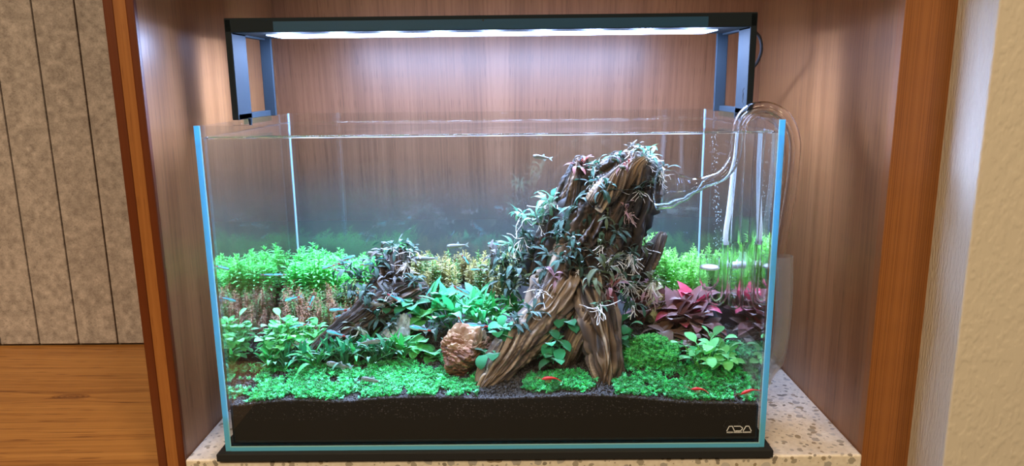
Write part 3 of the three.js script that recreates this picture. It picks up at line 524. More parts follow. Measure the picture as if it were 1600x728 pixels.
// strap leaved grassy plants across the front of the small driftwood
[[418, 590], [448, 592], [472, 588], [495, 592], [515, 586], [540, 592], [560, 584], [585, 590], [606, 584], [628, 580], [530, 574], [578, 572], [610, 570], [550, 568]].forEach(([px, py], i) => {
  const z = -.076 - (592 - py) * .0009, where = ['lowest at the edge of the bank', 'below the round leaved bank', 'at the tip of the small driftwood', 'under the sloping branch', 'beside a grey fish', 'in the front row centre', 'in the front row with long leaves', 'near the pale rock', 'close to the carpet edge', 'at the end next to the round leaves', 'in the second row under the branch', 'in the second row before the stump', 'in the second row beside the pale rock', 'deep in the middle of the bank'][i];
  rosette('grassy_plant', 'deep green strap leaved grassy plant ' + where, 'plant', 'strap leaved grassy plants in front of the small driftwood', onSoil(px, py, z), { seed: 200 + i, n: 24, el: [.6, 1.5], len: [.024, .046], geo: GEO.strap, mats: i % 3 ? L.teal : L.grass, base: .004 });
});
// lance leaved plants behind the orange rock
rosette('lance_leaf_plant', 'fresh green plant with tall lance leaves behind the orange rock', 'plant', null, [...onSoil(700, 520, -.125).slice(0, 1), .093, -.125], { seed: 31, n: 16, el: [.6, 1.45], len: [.038, .070], geo: GEO.lance, mats: L.lance, base: .006, rise: .012 });
rosette('lance_leaf_plant', 'fresh green lance leaved plant with one upright leaf above the striped fish', 'plant', null, [at(740, 500, -.135).x, .098, -.135], { seed: 33, n: 14, el: [.6, 1.45], len: [.038, .072], geo: GEO.lance, mats: L.lance, base: .006, rise: .012 });
rosette('lance_leaf_plant', 'fresh green lance leaved plant leaning towards the small driftwood', 'plant', null, [at(672, 500, -.14).x, .095, -.14], { seed: 35, n: 12, el: [.65, 1.45], len: [.034, .064], geo: GEO.lance, mats: L.lance, base: .006, rise: .012 });
[[748, 505, -.105, 'on top of the orange rock, nearer the front'], [775, 500, -.11, 'between the orange rock and the driftwood trunk'], [762, 490, -.12, 'behind the others above the orange rock'], [800, 490, -.125, 'touching the driftwood trunk'], [735, 498, -.112, 'at the shoulder of the orange rock']].forEach(([px, py, z, where], i) => rosette('narrow_leaf_plant', 'dense dark green narrow leaved plant ' + where, 'plant', 'narrow leaved plants above the orange rock', P3(px, py, z), { seed: 300 + i, n: 24, el: [.35, 1.4], len: [.022, .042], geo: GEO.strap, mats: i % 2 ? L.grass : L.lance, base: .007, stem: 'rhizome' }));

// round leaved epiphytes (dark heart leaves)
[[640, 478, -.125, 9, 'left of the tall lance leaves under white roots'], [662, 500, -.115, 10, 'below the tall lance leaves'], [690, 470, -.135, 8, 'among the lance leaves'], [650, 545, -.095, 9, 'beside the pale grey rock'], [676, 560, -.085, 8, 'at the left foot of the orange rock'], [608, 482, -.12, 6, 'on the upper side of the small driftwood']].forEach(([px, py, z, n, where], i) => rosette('round_leaf_epiphyte', 'deep green heart leaved plant ' + where, 'plant', null, P3(px, py, z), { seed: 400 + i, n: n + 4, el: [-.2, 1.1], len: [.016, .026], geo: GEO.disc, mats: [L.anubias, L.roundDeep, L.anubias, L.roundDeep, L.grass, L.teal][i], base: .006, stem: 'rhizome' }));
[[868, 545, -.052, 14, 'in the fork between the two driftwood feet'], [855, 570, -.046, 8, 'low in the driftwood fork above the carpet'], [885, 515, -.07, 8, 'high in the driftwood fork'], [784, 528, -.052, 9, 'above the front driftwood foot'], [765, 565, -.045, 7, 'between the orange rock and the driftwood foot'], [975, 525, -.085, 12, 'behind the hollow driftwood foot'], [960, 545, -.08, 5, 'low beside the hollow driftwood foot']].forEach(([px, py, z, n, where], i) => rosette('round_leaf_epiphyte', 'glossy deep green heart leaved plant ' + where, 'plant', null, P3(px, py, z), { seed: 430 + i, n: n + 3, el: [-.5, 1.0], len: [.017, .025], geo: GEO.disc, mats: L.anubias, base: .008, rise: .014, stem: 'rhizome' }));

// red broad leaved plants
[[1000, 520, -.155, 0, 'next to the driftwood'], [1035, 535, -.125, 1, 'low in the front, brown and flat'], [1060, 515, -.145, 0, 'behind the light green round leaved plant'], [1090, 505, -.165, 2, 'under the cup shaped diffuser'], [1125, 505, -.16, 0, 'below the coiled glass tube'], [1150, 500, -.165, 2, 'with the brightest crimson leaves'], [1174, 505, -.155, 2, 'against the glass in the corner'], [1022, 505, -.17, 0, 'half behind white roots'], [1070, 545, -.11, 1, 'lowest, spreading over the carpet'], [1168, 530, -.12, 1, 'brown, beside the corner glass'], [1148, 522, -.135, 0, 'half hidden by the light green plant'], [1182, 515, -.185, 2, 'farthest back beside the corner tube'], [1095, 528, -.13, 1, 'dark, directly behind the light green plant']].forEach(([px, py, z, k, where], i) => rosette('red_leaf_plant', ['wine red', 'copper brown', 'crimson and wine red'][k] + ' broad leaved plant ' + where, 'plant', 'red broad leaved plants under the glass pipes', onSoil(px, py, z), { seed: 500 + i, n: 12, el: k === 1 ? [-.05, .8] : [.4, 1.4], len: k === 1 ? [.026, .042] : [.036, .058], geo: GEO.broad, mats: [L.crypt, L.cryptBrown, [...L.crypt, ...L.magenta, ...L.magenta]][k], base: .005, rise: .006 }));

// ------------------------------------------------------------------ epiphytes on the driftwood, fixed where the wood's surface is
const ray = new THREE.Raycaster();
bigWood.updateMatrixWorld(true); smallWood.updateMatrixWorld(true);
function onWood(px, py, zElse) { const d = at(px, py, 0).sub(camera.position).normalize(); ray.set(camera.position, d); const h = ray.intersectObjects([bigWood, smallWood], false)[0]; return h ? h.point.addScaledVector(d, -.0015).toArray() : P3(px, py, zElse); }
const BK = { d: [L.bucep, 'dark green'], o: [L.bucepOlive, 'olive'], r: [L.bucepRed, 'rusty red'], p: [L.bucepPale, 'pale green'], b: [L.bucepBrown, 'brownish'], k: [L.pink, 'faded pink'] };
// px, py, depth if beside the wood, kind, leaves, leaf length in mm, roots, where
[[908, 262, -.14, 'r', 9, 17, 0, 'on the tallest tip'], [962, 250, -.14, 'd', 9, 12, 0, 'on the blunt top of the stump'], [925, 292, -.11, 'd', 10, 22, 8, 'below the red tip, leaves arching'], [975, 262, -.11, 'r', 7, 12, 0, 'between the two upper tips'], [1010, 245, -.11, 'p', 9, 20, 14, 'on the upper corner, arching over'], [1030, 268, -.11, 'd', 7, 16, 14, 'with a pale root tangle beside the glass trumpet'], [945, 300, -.1, 'd', 8, 18, 0, 'in the middle of the upper face'],
  [858, 320, -.14, 'p', 12, 22, 10, 'on the upper left shoulder of the trunk'], [842, 350, -.14, 'p', 10, 20, 4, 'under the shoulder, hanging outwards'], [885, 345, -.11, 'd', 9, 22, 0, 'on the dark upper face, hanging'], [900, 325, -.11, 'd', 7, 26, 0, 'with the longest hanging leaves'], [870, 372, -.11, 'd', 11, 18, 0, 'in the middle of the left flank'], [835, 385, -.13, 'd', 12, 18, 0, 'on the outer left flank'], [978, 330, -.1, 'k', 6, 16, 16, 'with a pinkish root tangle on the upper face'], [800, 392, -.14, 'p', 12, 20, 3, 'standing clear of the left flank'], [782, 412, -.14, 'd', 12, 18, 0, 'low behind the narrow leaves'], [806, 420, -.13, 'd', 14, 22, 0, 'in the dense clump beside the trunk'], [790, 440, -.13, 'd', 14, 20, 0, 'at the bottom of the dense clump'], [822, 445, -.12, 'o', 12, 20, 0, 'before the dense clump'], [770, 400, -.15, 'b', 9, 18, 0, 'farthest out on the left of the trunk'],
  [900, 395, -.09, 'd', 9, 17, 0, 'in the centre of the trunk'], [940, 385, -.09, 'o', 9, 22, 8, 'right of the trunk centre'], [965, 365, -.09, 'd', 9, 15, 0, 'beside the dark right face'], [985, 400, -.1, 'd', 9, 15, 18, 'with white roots spread over the right flank'], [1005, 385, -.12, 'o', 8, 17, 5, 'at the base of the dark side branch'], [945, 425, -.08, 'o', 8, 26, 0, 'with long olive blades over the knot'], [950, 455, -.07, 'r', 9, 20, 3, 'on the knot above the hollow foot'], [925, 440, -.08, 'o', 9, 18, 0, 'left of the knot'], [868, 440, -.08, 'k', 8, 18, 0, 'reddish shoots on the long foot'], [845, 455, -.08, 'b', 8, 15, 20, 'with a white root tangle on the long foot'], [830, 490, -.06, 'd', 9, 17, 2, 'low on the long foot'], [985, 445, -.1, 'p', 8, 18, 14, 'bleached, with white roots beside the knot'], [1012, 455, -.12, 'k', 8, 18, 6, 'hanging before the red plants'], [990, 475, -.1, 'd', 8, 16, 4, 'under the bleached leaves'], [935, 478, -.07, 'p', 6, 12, 10, 'with a white root cap on the hollow foot'], [880, 410, -.09, 'd', 10, 16, 0, 'left of the trunk centre'], [915, 360, -.1, 'd', 8, 18, 2, 'on the dark streaked face'], [950, 340, -.1, 'o', 7, 15, 0, 'under the upper face'], [1000, 300, -.1, 'd', 6, 14, 4, 'on the dark face beside the trumpet'], [1020, 285, -.12, 'd', 7, 13, 0, 'at the edge beside the trumpet'],
  [600, 398, -.16, 'b', 10, 18, 0, 'on top of the small driftwood'], [618, 388, -.16, 'd', 9, 22, 3, 'on the tip of the small driftwood'], [635, 410, -.15, 'b', 8, 16, 14, 'with white roots hanging from the small driftwood'], [585, 418, -.15, 'd', 11, 18, 0, 'left of the small stump'], [562, 440, -.15, 'd', 12, 20, 0, 'beside the green thicket on the small driftwood'], [600, 440, -.13, 'b', 11, 16, 0, 'on the face of the small stump'], [575, 462, -.13, 'd', 10, 18, 0, 'where the small branch leaves its stump'], [620, 435, -.13, 'b', 9, 14, 0, 'reddish brown, on the small stump'], [590, 500, -.11, 'd', 11, 18, 0, 'hanging under the small branch'], [560, 515, -.10, 'o', 9, 16, 3, 'under the middle of the small branch'], [612, 512, -.105, 'd', 11, 18, 0, 'in the shade beside the pale rock'], [648, 442, -.14, 'd', 9, 16, 0, 'right of the small stump'], [690, 510, -.10, 'd', 11, 17, 0, 'on the left shoulder of the orange rock'], [700, 540, -.07, 'o', 5, 11, 0, 'small, on the face of the orange rock'], [545, 425, -.16, 'd', 8, 22, 0, 'spreading over the green thicket'], [808, 508, -.075, 'd', 10, 15, 0, 'above the long foot beside the heart leaves'], [832, 405, -.12, 'd', 10, 18, 0, 'in the shadowed left flank'], [860, 400, -.11, 'd', 9, 18, 0, 'between the flank and the centre'],
  [818, 372, -.14, 'd', 11, 17, 6, 'high on the flank below the pale plants'], [852, 425, -.11, 'd', 11, 16, 0, 'over the upper end of the long foot'], [800, 455, -.12, 'd', 13, 17, 3, 'at the base of the dense clump, roots loose'], [772, 428, -.14, 'o', 12, 17, 0, 'between the amber stems and the dense clump'], [905, 420, -.09, 'd', 10, 15, 4, 'under the centre of the trunk'], [890, 375, -.1, 'd', 10, 15, 5, 'on the left of the dark streaked face'], [955, 405, -.09, 'b', 9, 16, 8, 'brown shoots above the knot'], [1020, 440, -.12, 'o', 9, 16, 12, 'with roots trailing toward the red leaved plants'], [970, 430, -.09, 'd', 10, 15, 14, 'in the root tangle right of the knot'], [930, 262, -.13, 'd', 9, 15, 4, 'between the red tip and the blunt top'], [990, 235, -.12, 'b', 8, 14, 5, 'brownish tuft on the rim of the stump'], [815, 340, -.15, 'p', 9, 16, 4, 'farthest out below the pale shoulder plants'], [640, 395, -.16, 'd', 8, 16, 5, 'tall thin tuft on the end of the small stump'], [608, 462, -.12, 'b', 12, 15, 4, 'low on the front of the small stump'], [545, 460, -.14, 'd', 10, 16, 0, 'dark, reaching over the reddish stems'],
].forEach(([px, py, z, k, n, mm, roots, where], i) => {
  const p = onWood(px, py, z), [mats, word] = BK[k];
  rosette('wood_epiphyte', `${word} narrow wavy leaved plant ${where}`, 'plant', null, p, { seed: 600 + i * 3, n: Math.round(n * 1.9), el: [-.7, 1.25], len: [mm * .0008, mm * .0015], geo: GEO.bucep, mats, base: .005, rise: .004, stem: 'rhizome', roots: roots ? Math.round(roots * 1.4) : 0, rootLen: .023, rootMat: k === 'k' ? M.rootPink : M.root });
});

// ------------------------------------------------------------------ carpet plants
const tuft = (() => { const r = rng(77), gs = []; for (let i = 0; i < 9; i++) gs.push(leafAt(GEO.small, [rr(-.2, .2, r), rr(0, .5, r), rr(-.2, .2, r)], i * 2.4, rr(.1, 1.2, r), 0, rr(.55, 1, r))); return merge(gs); })();
function carpet(name, label, seed, n, inside, colours, size) {
  const r = rng(seed), list = []; let guard = 0;
  while (list.length < n && guard++ < n * 60) { const q = inside(r); if (q) list.push(q); }
  const im = new THREE.InstancedMesh(tuft, leafMat([1, 1, 1], .35), list.length), m4 = new THREE.Matrix4(), c = new THREE.Color();
  list.forEach(([x, y, z, k], i) => { const s = rr(size[0], size[1], r) * (k || 1); m4.makeRotationFromEuler(new THREE.Euler(rr(-.3, .3, r), r() * 6.3, rr(-.3, .3, r))); m4.scale(new V3(s, s, s)); m4.setPosition(x, y, z); im.setMatrixAt(i, m4); const q = pick(colours, r), t = rr(.65, 1.3, r); c.setRGB(q[0] * t, q[1] * t, q[2] * t); im.setColorAt(i, c); });
  im.name = numbered(name); im.castShadow = im.receiveShadow = true; scene.add(im); tag(im, label, 'carpet plant', null, 'stuff'); return im;
}
const GREENS = [[.04, .68, .13], [.06, .74, .16], [.02, .46, .11], [.18, .84, .34], [.03, .36, .06], [.015, .22, .035], [.02, .28, .05]];
const clump = (x, z, s) => fbm(x * 70 + s, z * 70, s, 2);
carpet('carpet_plant', 'bright green tiny leaved carpet from the corner to the orange rock', 1, 5600, r => { const x = rr(-.292, -.018, r), z = -.009 - Math.pow(r(), 1.1) * .072; return clump(x, z, 2) > .29 + .34 * r() + .08 * smooth(-.25, -.29, x) + (z > -.016 ? .1 : 0) && !(x > -.09 && z < -.045) ? [x, soilY(x, z) + rr(0, .003, r), z] : null; }, GREENS, [.0025, .0055]);
carpet('carpet_plant', 'bright green tiny leaved carpet between the two driftwood feet', 2, 1700, r => { const x = rr(.022, .118, r), z = rr(-.012, -.05, r); const e = Math.hypot((x - .072) / .046, (z + .03) / .02); return e < .55 + .7 * clump(x, z, 5) * (.5 + r()) ? [x, soilY(x, z) + rr(0, .006, r) * (1.1 - e * .5), z] : null; }, GREENS, [.0025, .0055]);
carpet('carpet_plant', 'bright green tiny leaved carpet on the side of the red leaved plants', 3, 4000, r => { const x = rr(.135, .2925, r), z = -.010 - Math.pow(r(), 1.1) * (x > .22 ? .10 : .06); return clump(x, z, 8) > .25 + .34 * r() + (z > -.016 ? .12 : 0) ? [x, soilY(x, z) + rr(0, .004, r), z] : null; }, GREENS, [.0025, .0055]);
carpet('carpet_plant', 'taller feathery green carpet beside the hollow driftwood foot', 4, 1700, r => { const x = rr(.15, .225, r), z = rr(-.055, -.105, r), e = Math.hypot((x - .188) / .036, (z + .08) / .026); return e < .7 + .6 * clump(x, z, 3) ? [x, soilY(x, z) + Math.pow(r(), .7) * .026 * (1.15 - e * .6), z] : null; }, [[.08, .60, .10], [.16, .70, .14], [.04, .44, .07]], [.0025, .0048]);
carpet('carpet_plant', 'sparse deep green carpet under the heart leaves at the orange rock', 5, 700, r => { const x = rr(-.12, -.055, r), z = rr(-.04, -.09, r); return clump(x, z, 4) > .4 ? [x, soilY(x, z) + rr(0, .003, r), z] : null; }, [[.02, .34, .06], [.03, .45, .08]], [.0022, .0038]);

// ------------------------------------------------------------------ fish and shrimps
function fishBody(len, colour, deep = .24) {
  const n = 22, m = 14, pos = [], col = [], idx = [];
  for (let i = 0; i <= n; i++) {
    const t = i / n, x = (.5 - t) * .84 + .08, h = deep * .5 * Math.pow(Math.sin(Math.PI * Math.pow(clamp(t * .96 + .012), .62)), .75) * (1 - .35 * t) + .022 * smooth(.6, 1, t), w = h * .52;
    for (let j = 0; j <= m; j++) { const a = j / m * Math.PI * 2, y = Math.sin(a) * h, z = Math.cos(a) * w; pos.push(x * len, y * len, z * len); col.push(...colour(t, Math.sin(a))); }
  }
  for (let i = 0; i < n; i++) for (let j = 0; j < m; j++) { const a = i * (m + 1) + j, b = a + m + 1; idx.push(a, a + 1, b, b, a + 1, b + 1); }
  const g = new THREE.BufferGeometry(); g.setAttribute('position', new THREE.Float32BufferAttribute(pos, 3)); g.setAttribute('color', new THREE.Float32BufferAttribute(col, 3)); g.setIndex(idx); g.computeVertexNormals(); return g;
}
function fin(pts, len) { const s = new THREE.Shape(pts.map(([x, y]) => new THREE.Vector2(x * len, y * len))); const g = new THREE.ExtrudeGeometry(s, { depth: .008 * len, bevelEnabled: false }); g.translate(0, 0, -.004 * len); return g; }
M.fish = new THREE.MeshPhysicalMaterial({ vertexColors: true, roughness: .32, side: THREE.DoubleSide });
M.fin = new THREE.MeshPhysicalMaterial({ color: new THREE.Color().setRGB(.62, .70, .70), roughness: .9, transmission: .7, thickness: 0, side: THREE.DoubleSide });
M.eye = std([.01, .01, .012], .2); M.iris = std([.35, .75, .85], .3);
function fishProto(name, colour, deep, label, category, group) {
  const t = new THREE.Group(); t.name = name; tag(t, label, category, group); const len = .021;
  part('body', fishBody(len, colour, deep), M.fish, t);
  part('tail_fin', fin([[-.33, .03], [-.52, .12], [-.44, 0], [-.52, -.12], [-.33, -.03]], len), M.fin, t); part('dorsal_fin', fin([[.06, .1], [-.04, .19], [-.10, .08]], len), M.fin, t); part('belly_fin', fin([[-.02, -.09], [-.14, -.17], [-.22, -.06]], len), M.fin, t);
  for (const s of [-1, 1]) { const e = part('eye', new THREE.SphereGeometry(.024 * len, 10, 8), M.iris, t); e.position.set(.39 * len, .025 * len, s * .036 * len); const p = part('pupil', new THREE.SphereGeometry(.015 * len, 8, 6), M.eye, e); p.position.set(.003 * len, 0, s * .013 * len); }
  return t;
}
const neon = (t, s) => s > .62 ? [.03, .06, .06] : s > -.02 && t < .86 ? [.14, .80, 1.0] : s > -.55 && t > .42 ? [.62, .03, .03] : s > -.2 && t > .86 ? [.3, .05, .05] : t > .42 ? [.45, .10, .09] : [.50, .55, .55];
const pale = (t, s) => mix3([.13, .15, .14], [.30, .29, .27], clamp(.5 - s * .5)).map((v, k) => v * (t > .75 && k > 0 ? .85 : 1));
const neonProto = fishProto('neon_fish', neon, .23, 'fish', 'fish', 'small blue and red striped fish'), paleProto = fishProto('grey_fish', pale, .25, 'fish', 'fish', 'small translucent grey fish');
function swim(proto, px, py, z, tilt, yaw, s, label, group) { const c = proto.clone(); c.name = numbered(proto.name); c.userData = { ...proto.userData, label }; if (group) c.userData.group = group; c.position.copy(at(px, py, z)); c.rotation.set(0, yaw, tilt, 'YZX'); c.scale.setScalar(s * 1.12); scene.add(c); return c; }

// px, py, depth, tilt, heading (0 faces right, PI faces left), size, where it is
[[343, 430, -.17, 0, PI, .9, 'close to the glass edge above the green thicket'], [438, 429, -.18, 0, PI, .75, 'before the rear corner edge of the glass'], [541, 404, -.18, .3, 0, 1.05, 'highest of the group over the green thicket'], [537, 411, -.17, .12, 0, .95, 'just under the highest fish of the group'], [515, 416, -.19, -.25, PI, .9, 'dark, at the head of the thicket group'], [530, 422, -.185, -.2, 0, .8, 'lowest of the group over the green thicket'], [459, 466, -.125, -.25, PI, 1.0, 'before the reddish stems, tilted down'], [486, 473, -.125, 1.15, 0, .85, 'swimming steeply before the reddish stems'], [531, 484, -.115, 0, PI, 1.1, 'level, above the sloping small driftwood'], [526, 495, -.12, .4, 0, .5, 'tiny, right under a level fish near the small driftwood'], [468, 509, -.10, -.22, PI, 1.1, 'over the round leaved plants'], [528, 522, -.085, .3, PI, 1.2, 'above the strap leaved plants'], [598, 404, -.155, .08, PI, .9, 'before the tip of the small driftwood'], [573, 413, -.16, .1, 0, .8, 'left of the small driftwood tip'], [617, 465, -.115, -.5, 0, 1.35, 'large, diving before the small stump'], [668, 459, -.12, 1.0, 0, .7, 'steep, between heart leaves and lance leaves'], [719, 452, -.105, -.5, 0, 1.1, 'diving with a red tail above the lance leaves'], [722, 503, -.06, -1.0, 0, .95, 'steep, just above the orange rock'], [660, 514, -.075, .2, PI, 1.3, 'beside the left shoulder of the orange rock'], [748, 509, -.06, .06, PI, 1.35, 'level, directly above the orange rock'], [776, 382, -.16, .15, PI, .95, 'near the upper left of the trunk'], [726, 404, -.18, -.95, 0, .75, 'steep, over the amber stems'], [746, 421, -.18, 0, PI, .7, 'small, before the amber stems'], [930, 282, -.08, 0, PI, .6, 'high, before the top of the large driftwood']].forEach(([px, py, z, tilt, yaw, s, where]) => swim(neonProto, px, py, z, tilt, yaw, s, 'small striped blue and red fish ' + where));
[[715, 384, -.17, -.08, PI, 1.2, 'alone in open water over the amber stems'], [588, 397, -.15, .15, PI, 1.0, 'above the small driftwood tip'], [667, 404, -.17, 0, PI, 1.3, 'level, at the top edge of the amber stems'], [584, 475, -.11, -.2, 0, 1.2, 'before the small sloping branch'], [463, 539, -.085, -.35, PI, 1.35, 'nose down at the edge of the round leaved bank'], [576, 535, -.075, .12, 0, 1.2, 'over the strap leaved plants'], [531, 571, -.06, .2, PI, 1.35, 'low before the strap leaved plants'], [582, 594, -.035, .2, PI, 1.1, 'lowest, over the carpet'], [848, 246, -.13, .15, PI, 1.0, 'high, left of the tallest wood tip']].forEach(([px, py, z, tilt, yaw, s, where]) => swim(paleProto, px, py, z, tilt, yaw, s, 'small plain grey translucent fish ' + where));
// shrimps
M.shrimp = std([.62, .018, .014], .35); M.shrimpLimb = std([.60, .06, .045], .5);
function shrimp(px, py, z, turn, tilt, s, label) {
  const t = thing('red_shrimp', label, 'shrimp', P3(px, py, z), 'cherry red shrimps on the carpet', turn); t.rotation.z = tilt; t.scale.setScalar(s);
  part('body', taperTube([[.010, -.0006, 0], [.006, .0006, 0], [.001, .0012, 0], [-.004, .001, 0], [-.008, -.0002, 0], [-.0105, -.0018, 0]], [.0004, .0017, .0021, .0017, .0012, .0006, .0005], 24, 10), M.shrimp, t);
  const fan = []; for (const a of [-.5, 0, .5]) { const g = new THREE.BoxGeometry(.0028, .0003, .0009); g.translate(-.0014, 0, 0); g.rotateY(a); g.rotateZ(.5); g.translate(-.0104, -.0018, 0); fan.push(g); } part('tail_fan', merge(fan), M.shrimp, t);
  part('antenna', tube([[.0095, 0, .0004], [.013, .0015, .002], [.017, .001, .004]], .00012, 8, 4), M.shrimpLimb, t); part('antenna', tube([[.0095, 0, -.0004], [.013, .002, -.002], [.018, .002, -.003]], .00012, 8, 4), M.shrimpLimb, t);
  for (let k = 0; k < 5; k++) for (const q of [-1, 1]) part('leg', tube([[.005 - k * .0015, -.0004, q * .0008], [.0055 - k * .0015, -.0016, q * .002], [.005 - k * .0015, -.0032, q * .0024]], .00016, 6, 4), M.shrimpLimb, t);
}
shrimp(860, 592, -.022, PI, .0, 1.0, 'cherry red shrimp on the carpet between the driftwood feet');
shrimp(1092, 609, -.016, PI, .12, .9, 'cherry red shrimp on the carpet below the round leaved plant');
shrimp(1170, 612, -.012, PI, -.32, .95, 'cherry red shrimp slanting down at the corner glass');

// ------------------------------------------------------------------ glassware
{ // outflow: arched pipe over the rim, ending in a trumpet under water
  const z = -.062, t = thing('outflow_pipe', 'clear glass outflow pipe arching over the rim and ending in a wide trumpet', 'glass pipe');
  const pts = [[1216, 400], [1230, 330], [1240, 260], [1241, 215], [1226, 182], [1200, 168], [1172, 172], [1156, 190], [1152, 215], [1146, 250], [1128, 274], [1100, 285]].map(([x, y], i) => P3(x, y, i < 5 ? z + .01 : z));
  part('pipe', hollow(r => tube(pts, r, 90, 24), .0066, .0013), M.pipeGlass, t);
  part('trumpet', hollow(q => taperTube([P3(1102, 284.5, z), P3(1085, 290, z), P3(1064, 294, z), P3(1045, 294, z), P3(1030, 293, z)], [.0066, .009, .0155, .0225, .0245].map(x => x - q), 40, 36), 0, -.0011), M.pipeGlass, t);
  const rim = new THREE.TorusGeometry(.0245, .0011, 10, 48); const d = new V3(...P3(1030, 293, z)).sub(new V3(...P3(1045, 294, z))).normalize(); rim.lookAt(d); rim.translate(...P3(1030, 293, z)); part('rim', rim, M.tubeGlass, t);
}
{ // intake: second arch, straight pipe with a slotted end
  const z = -.088, t = thing('intake_pipe', 'clear glass intake pipe with a coiled slotted end behind the outflow pipe', 'glass pipe');
  part('pipe', hollow(rad => tube([[1214, 395], [1226, 320], [1233, 250], [1228, 206], [1212, 186], [1186, 176], [1166, 184], [1158, 205], [1156, 250], [1152, 320], [1149, 380]].map(([x, y]) => P3(x, y, z)), rad, 90, 22), .0062, .0012), M.pipeGlass, t);
  part('strainer', hollow(q => new THREE.LatheGeometry([[0, -q], [.004, .0005 - q], [.0068 + q, .003], [.0075 + q, .008], [.0075 + q, .075], [.0062 + q, .080]].map(p => new THREE.Vector2(...p)), 28).translate(...P3(1147, 482, z)), 0, .0012), M.pipeGlass, t);
  const c = P3(1146, 470, z), coil = []; for (let i = 0; i <= 180; i++) { const a = i / 180 * 9 * 2 * PI; coil.push([c[0] - .002 + Math.cos(a) * .0042, c[1] + i / 180 * .043, c[2] + Math.sin(a) * .0042]); }
  part('coil', tube(coil, .0009, 360, 6), pane([.93, .98, .97], { ior: 1.6 }), t);
}
{ // carbon dioxide diffuser: hose, bent tube and cup with a white ceramic disc
  const z = -.095, t = thing('gas_diffuser', 'glass gas diffuser cup holding a round white ceramic disc', 'diffuser');
  const c = at(1107, 452, z);
  part('cup', hollow(q => new THREE.LatheGeometry([[.0012 + q, -.002 - q], [.004, -.0005 - q], [.0085 + q, .004 - q], [.0112 + q, .010], [.0117 + q, .016], [.0117 + q, .040]].map(p => new THREE.Vector2(...p)), 36).translate(c.x, c.y, c.z), 0, .0011), M.pipeGlass, t);
  part('cup_rim', new THREE.TorusGeometry(.0117, .0006, 8, 40).rotateX(PI / 2).translate(c.x, c.y + .040, c.z), M.tubeGlass, t);
  part('ceramic_disc', new THREE.CylinderGeometry(.0112, .0112, .0022, 36).translate(c.x, c.y + .0275, c.z), M.whitePlastic, t, 'white ceramic disc');
  part('tube', hollow(rad => tube([[1107, 450], [1107, 457], [1110, 468], [1119, 473], [1128, 468], [1132, 455], [1133, 430], [1133, 400], [1134, 374]].map(([x, y]) => P3(x, y, z)), rad, 60, 16), .0040, .0010), M.pipeGlass, t);
  part('arch', tube([[1151, 214], [1152, 200], [1158, 186], [1172, 177], [1190, 176], [1208, 184], [1218, 205]].map(([x, y], i) => P3(x, y, z + i * .003)), .0026, 50, 12), M.tubeGlass, t);
  single('gas_hose', tube([[1134, 382], [1134, 366], [1139, 330], [1145, 280], [1149, 235], [1151, 206]].map(([x, y], i) => P3(x, y, z)), .0030, 70, 12), M.hose, 'white translucent hose running down to the gas diffuser cup', 'hose');
}
{
  const z = -.072, t = thing('bubble_counter', 'narrow clear glass tube closed at its bottom in the corner', 'glass tube'), c = at(1192, 478, z);
  part('tube', hollow(q => new THREE.LatheGeometry([[0, -q], [.004, .0006 - q], [.0066 + q, .003], [.0072 + q, .008], [.0072 + q, .062], [.0055 + q, .070], [.0038 + q, .074], [.0038 + q, .084]].map(p => new THREE.Vector2(...p)), 28).translate(c.x, c.y, c.z), 0, .0011), M.pipeGlass, t);
  part('inner_tube', tube([[c.x, c.y + .07, c.z], [c.x + .0004, c.y + .05, c.z], [c.x, c.y + .03, c.z]], .0022, 20, 10), M.tubeGlass, t);
  single('gas_hose', tube([[1194, 376], [1195, 360], [1201, 320], [1207, 270], [1210, 230], [1211, 208]].map(([x, y]) => P3(x, y, z)), .0031, 60, 12), M.hose, 'white translucent hose down to the narrow corner tube', 'hose');
}
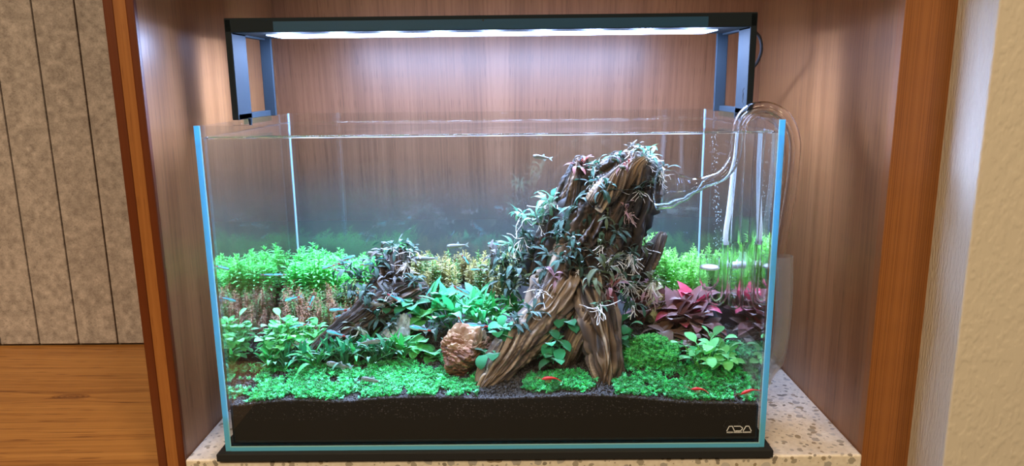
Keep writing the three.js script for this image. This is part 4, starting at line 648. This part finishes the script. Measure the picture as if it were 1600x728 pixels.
{
  const z = -.11, t = thing('suction_holder', 'white plastic suction cup holder with a short stub behind the coiled pipe', 'holder'), c = at(1162, 413, z);
  const disc = new THREE.LatheGeometry([[0, -.009], [.0055, -.0085], [.0105, -.0030], [.0155, -.0012], [.0155, .0012], [.011, .0035], [.0065, .0095], [.0048, .011], [.0048, .019], [.003, .020], [0, .020]].map(p => new THREE.Vector2(...p)), 32); disc.rotateZ(-PI / 2);
  part('cup', disc.clone().translate(c.x, c.y, c.z), M.whitePlastic, t); part('stub', new THREE.CylinderGeometry(.0042, .0042, .010, 20).rotateZ(PI / 2).translate(c.x - .011, c.y - .0005, c.z), M.whitePlastic, t);
  const q = new THREE.LatheGeometry([[0, 0], [.004, .0003], [.0105, .0022], [.011, .003], [.005, .006], [0, .007]].map(p => new THREE.Vector2(...p)), 28); q.rotateX(PI / 2);
  const sc = thing('suction_cup', 'small clear suction cup with a ring beside the corner tube', 'suction cup', P3(1179, 365, -.10)); part('cup', q.scale(.6, 1, .6), M.tubeGlass, sc); part('ring', new THREE.TorusGeometry(.0075, .0014, 10, 32).scale(.62, 1.5, 1), M.tubeGlass, sc);
  const s2 = thing('suction_cup', 'small clear suction cup on the outer side of the glass pipe', 'suction cup', [HX + .004, at(1217, 385, -.05).y, -.05]); part('cup', q.clone().rotateY(PI / 2).translate(-.003, 0, 0), M.tubeGlass, s2); part('knob', new THREE.SphereGeometry(.0035, 14, 10), M.tubeGlass, s2);
}
single('filter_hose', taperTube([[1226, 400], [1226, 430], [1225, 470], [1221, 520], [1213, 560], [1206, 595], [1200, 640]].map(([x, y], i) => { const p = at(x, y, -.05); return [Math.max(p.x, .3125), p.y, -.05 - (i > 4 ? .02 * (i - 4) : 0)]; }), [.0092, .0092, .0090, .0090, .0090, .0090], 60, 22), M.greyHose, 'wide clear grey filter hose hanging down outside the aquarium', 'hose');
{ // rising bubbles beside the trumpet
  const r = rng(31), n = 150, im = new THREE.InstancedMesh(new THREE.SphereGeometry(1, 8, 6), std([.75, .85, .86], .3), n), m4 = new THREE.Matrix4();
  for (let i = 0; i < n; i++) { const y = r(), p = at(1122 - 8 * r() + 8 * r() - 6 * y, 395 - y * 185, rr(-.12, -.09, r)), s = rr(.00018, .00050, r); m4.makeScale(s, s, s); m4.setPosition(p); im.setMatrixAt(i, m4); }
  im.name = numbered('gas_bubbles'); scene.add(im); tag(im, 'fine gas bubbles rising in the water above the diffuser cup', 'bubbles', null, 'stuff');
}
// every plant stands clear of the glass
for (const o of scene.children) if (o.userData.category === 'plant') {
  const b = new THREE.Box3().setFromObject(o), m = .0005, X = HX - G - m;
  if (b.min.x < -X) o.position.x += -X - b.min.x; if (b.max.x > X) o.position.x += X - b.max.x;
  if (b.min.z < TD + G + m) o.position.z += TD + G + m - b.min.z; if (b.max.z > -G - m) o.position.z += -G - m - b.max.z;
}
renderer.render(scene, camera);
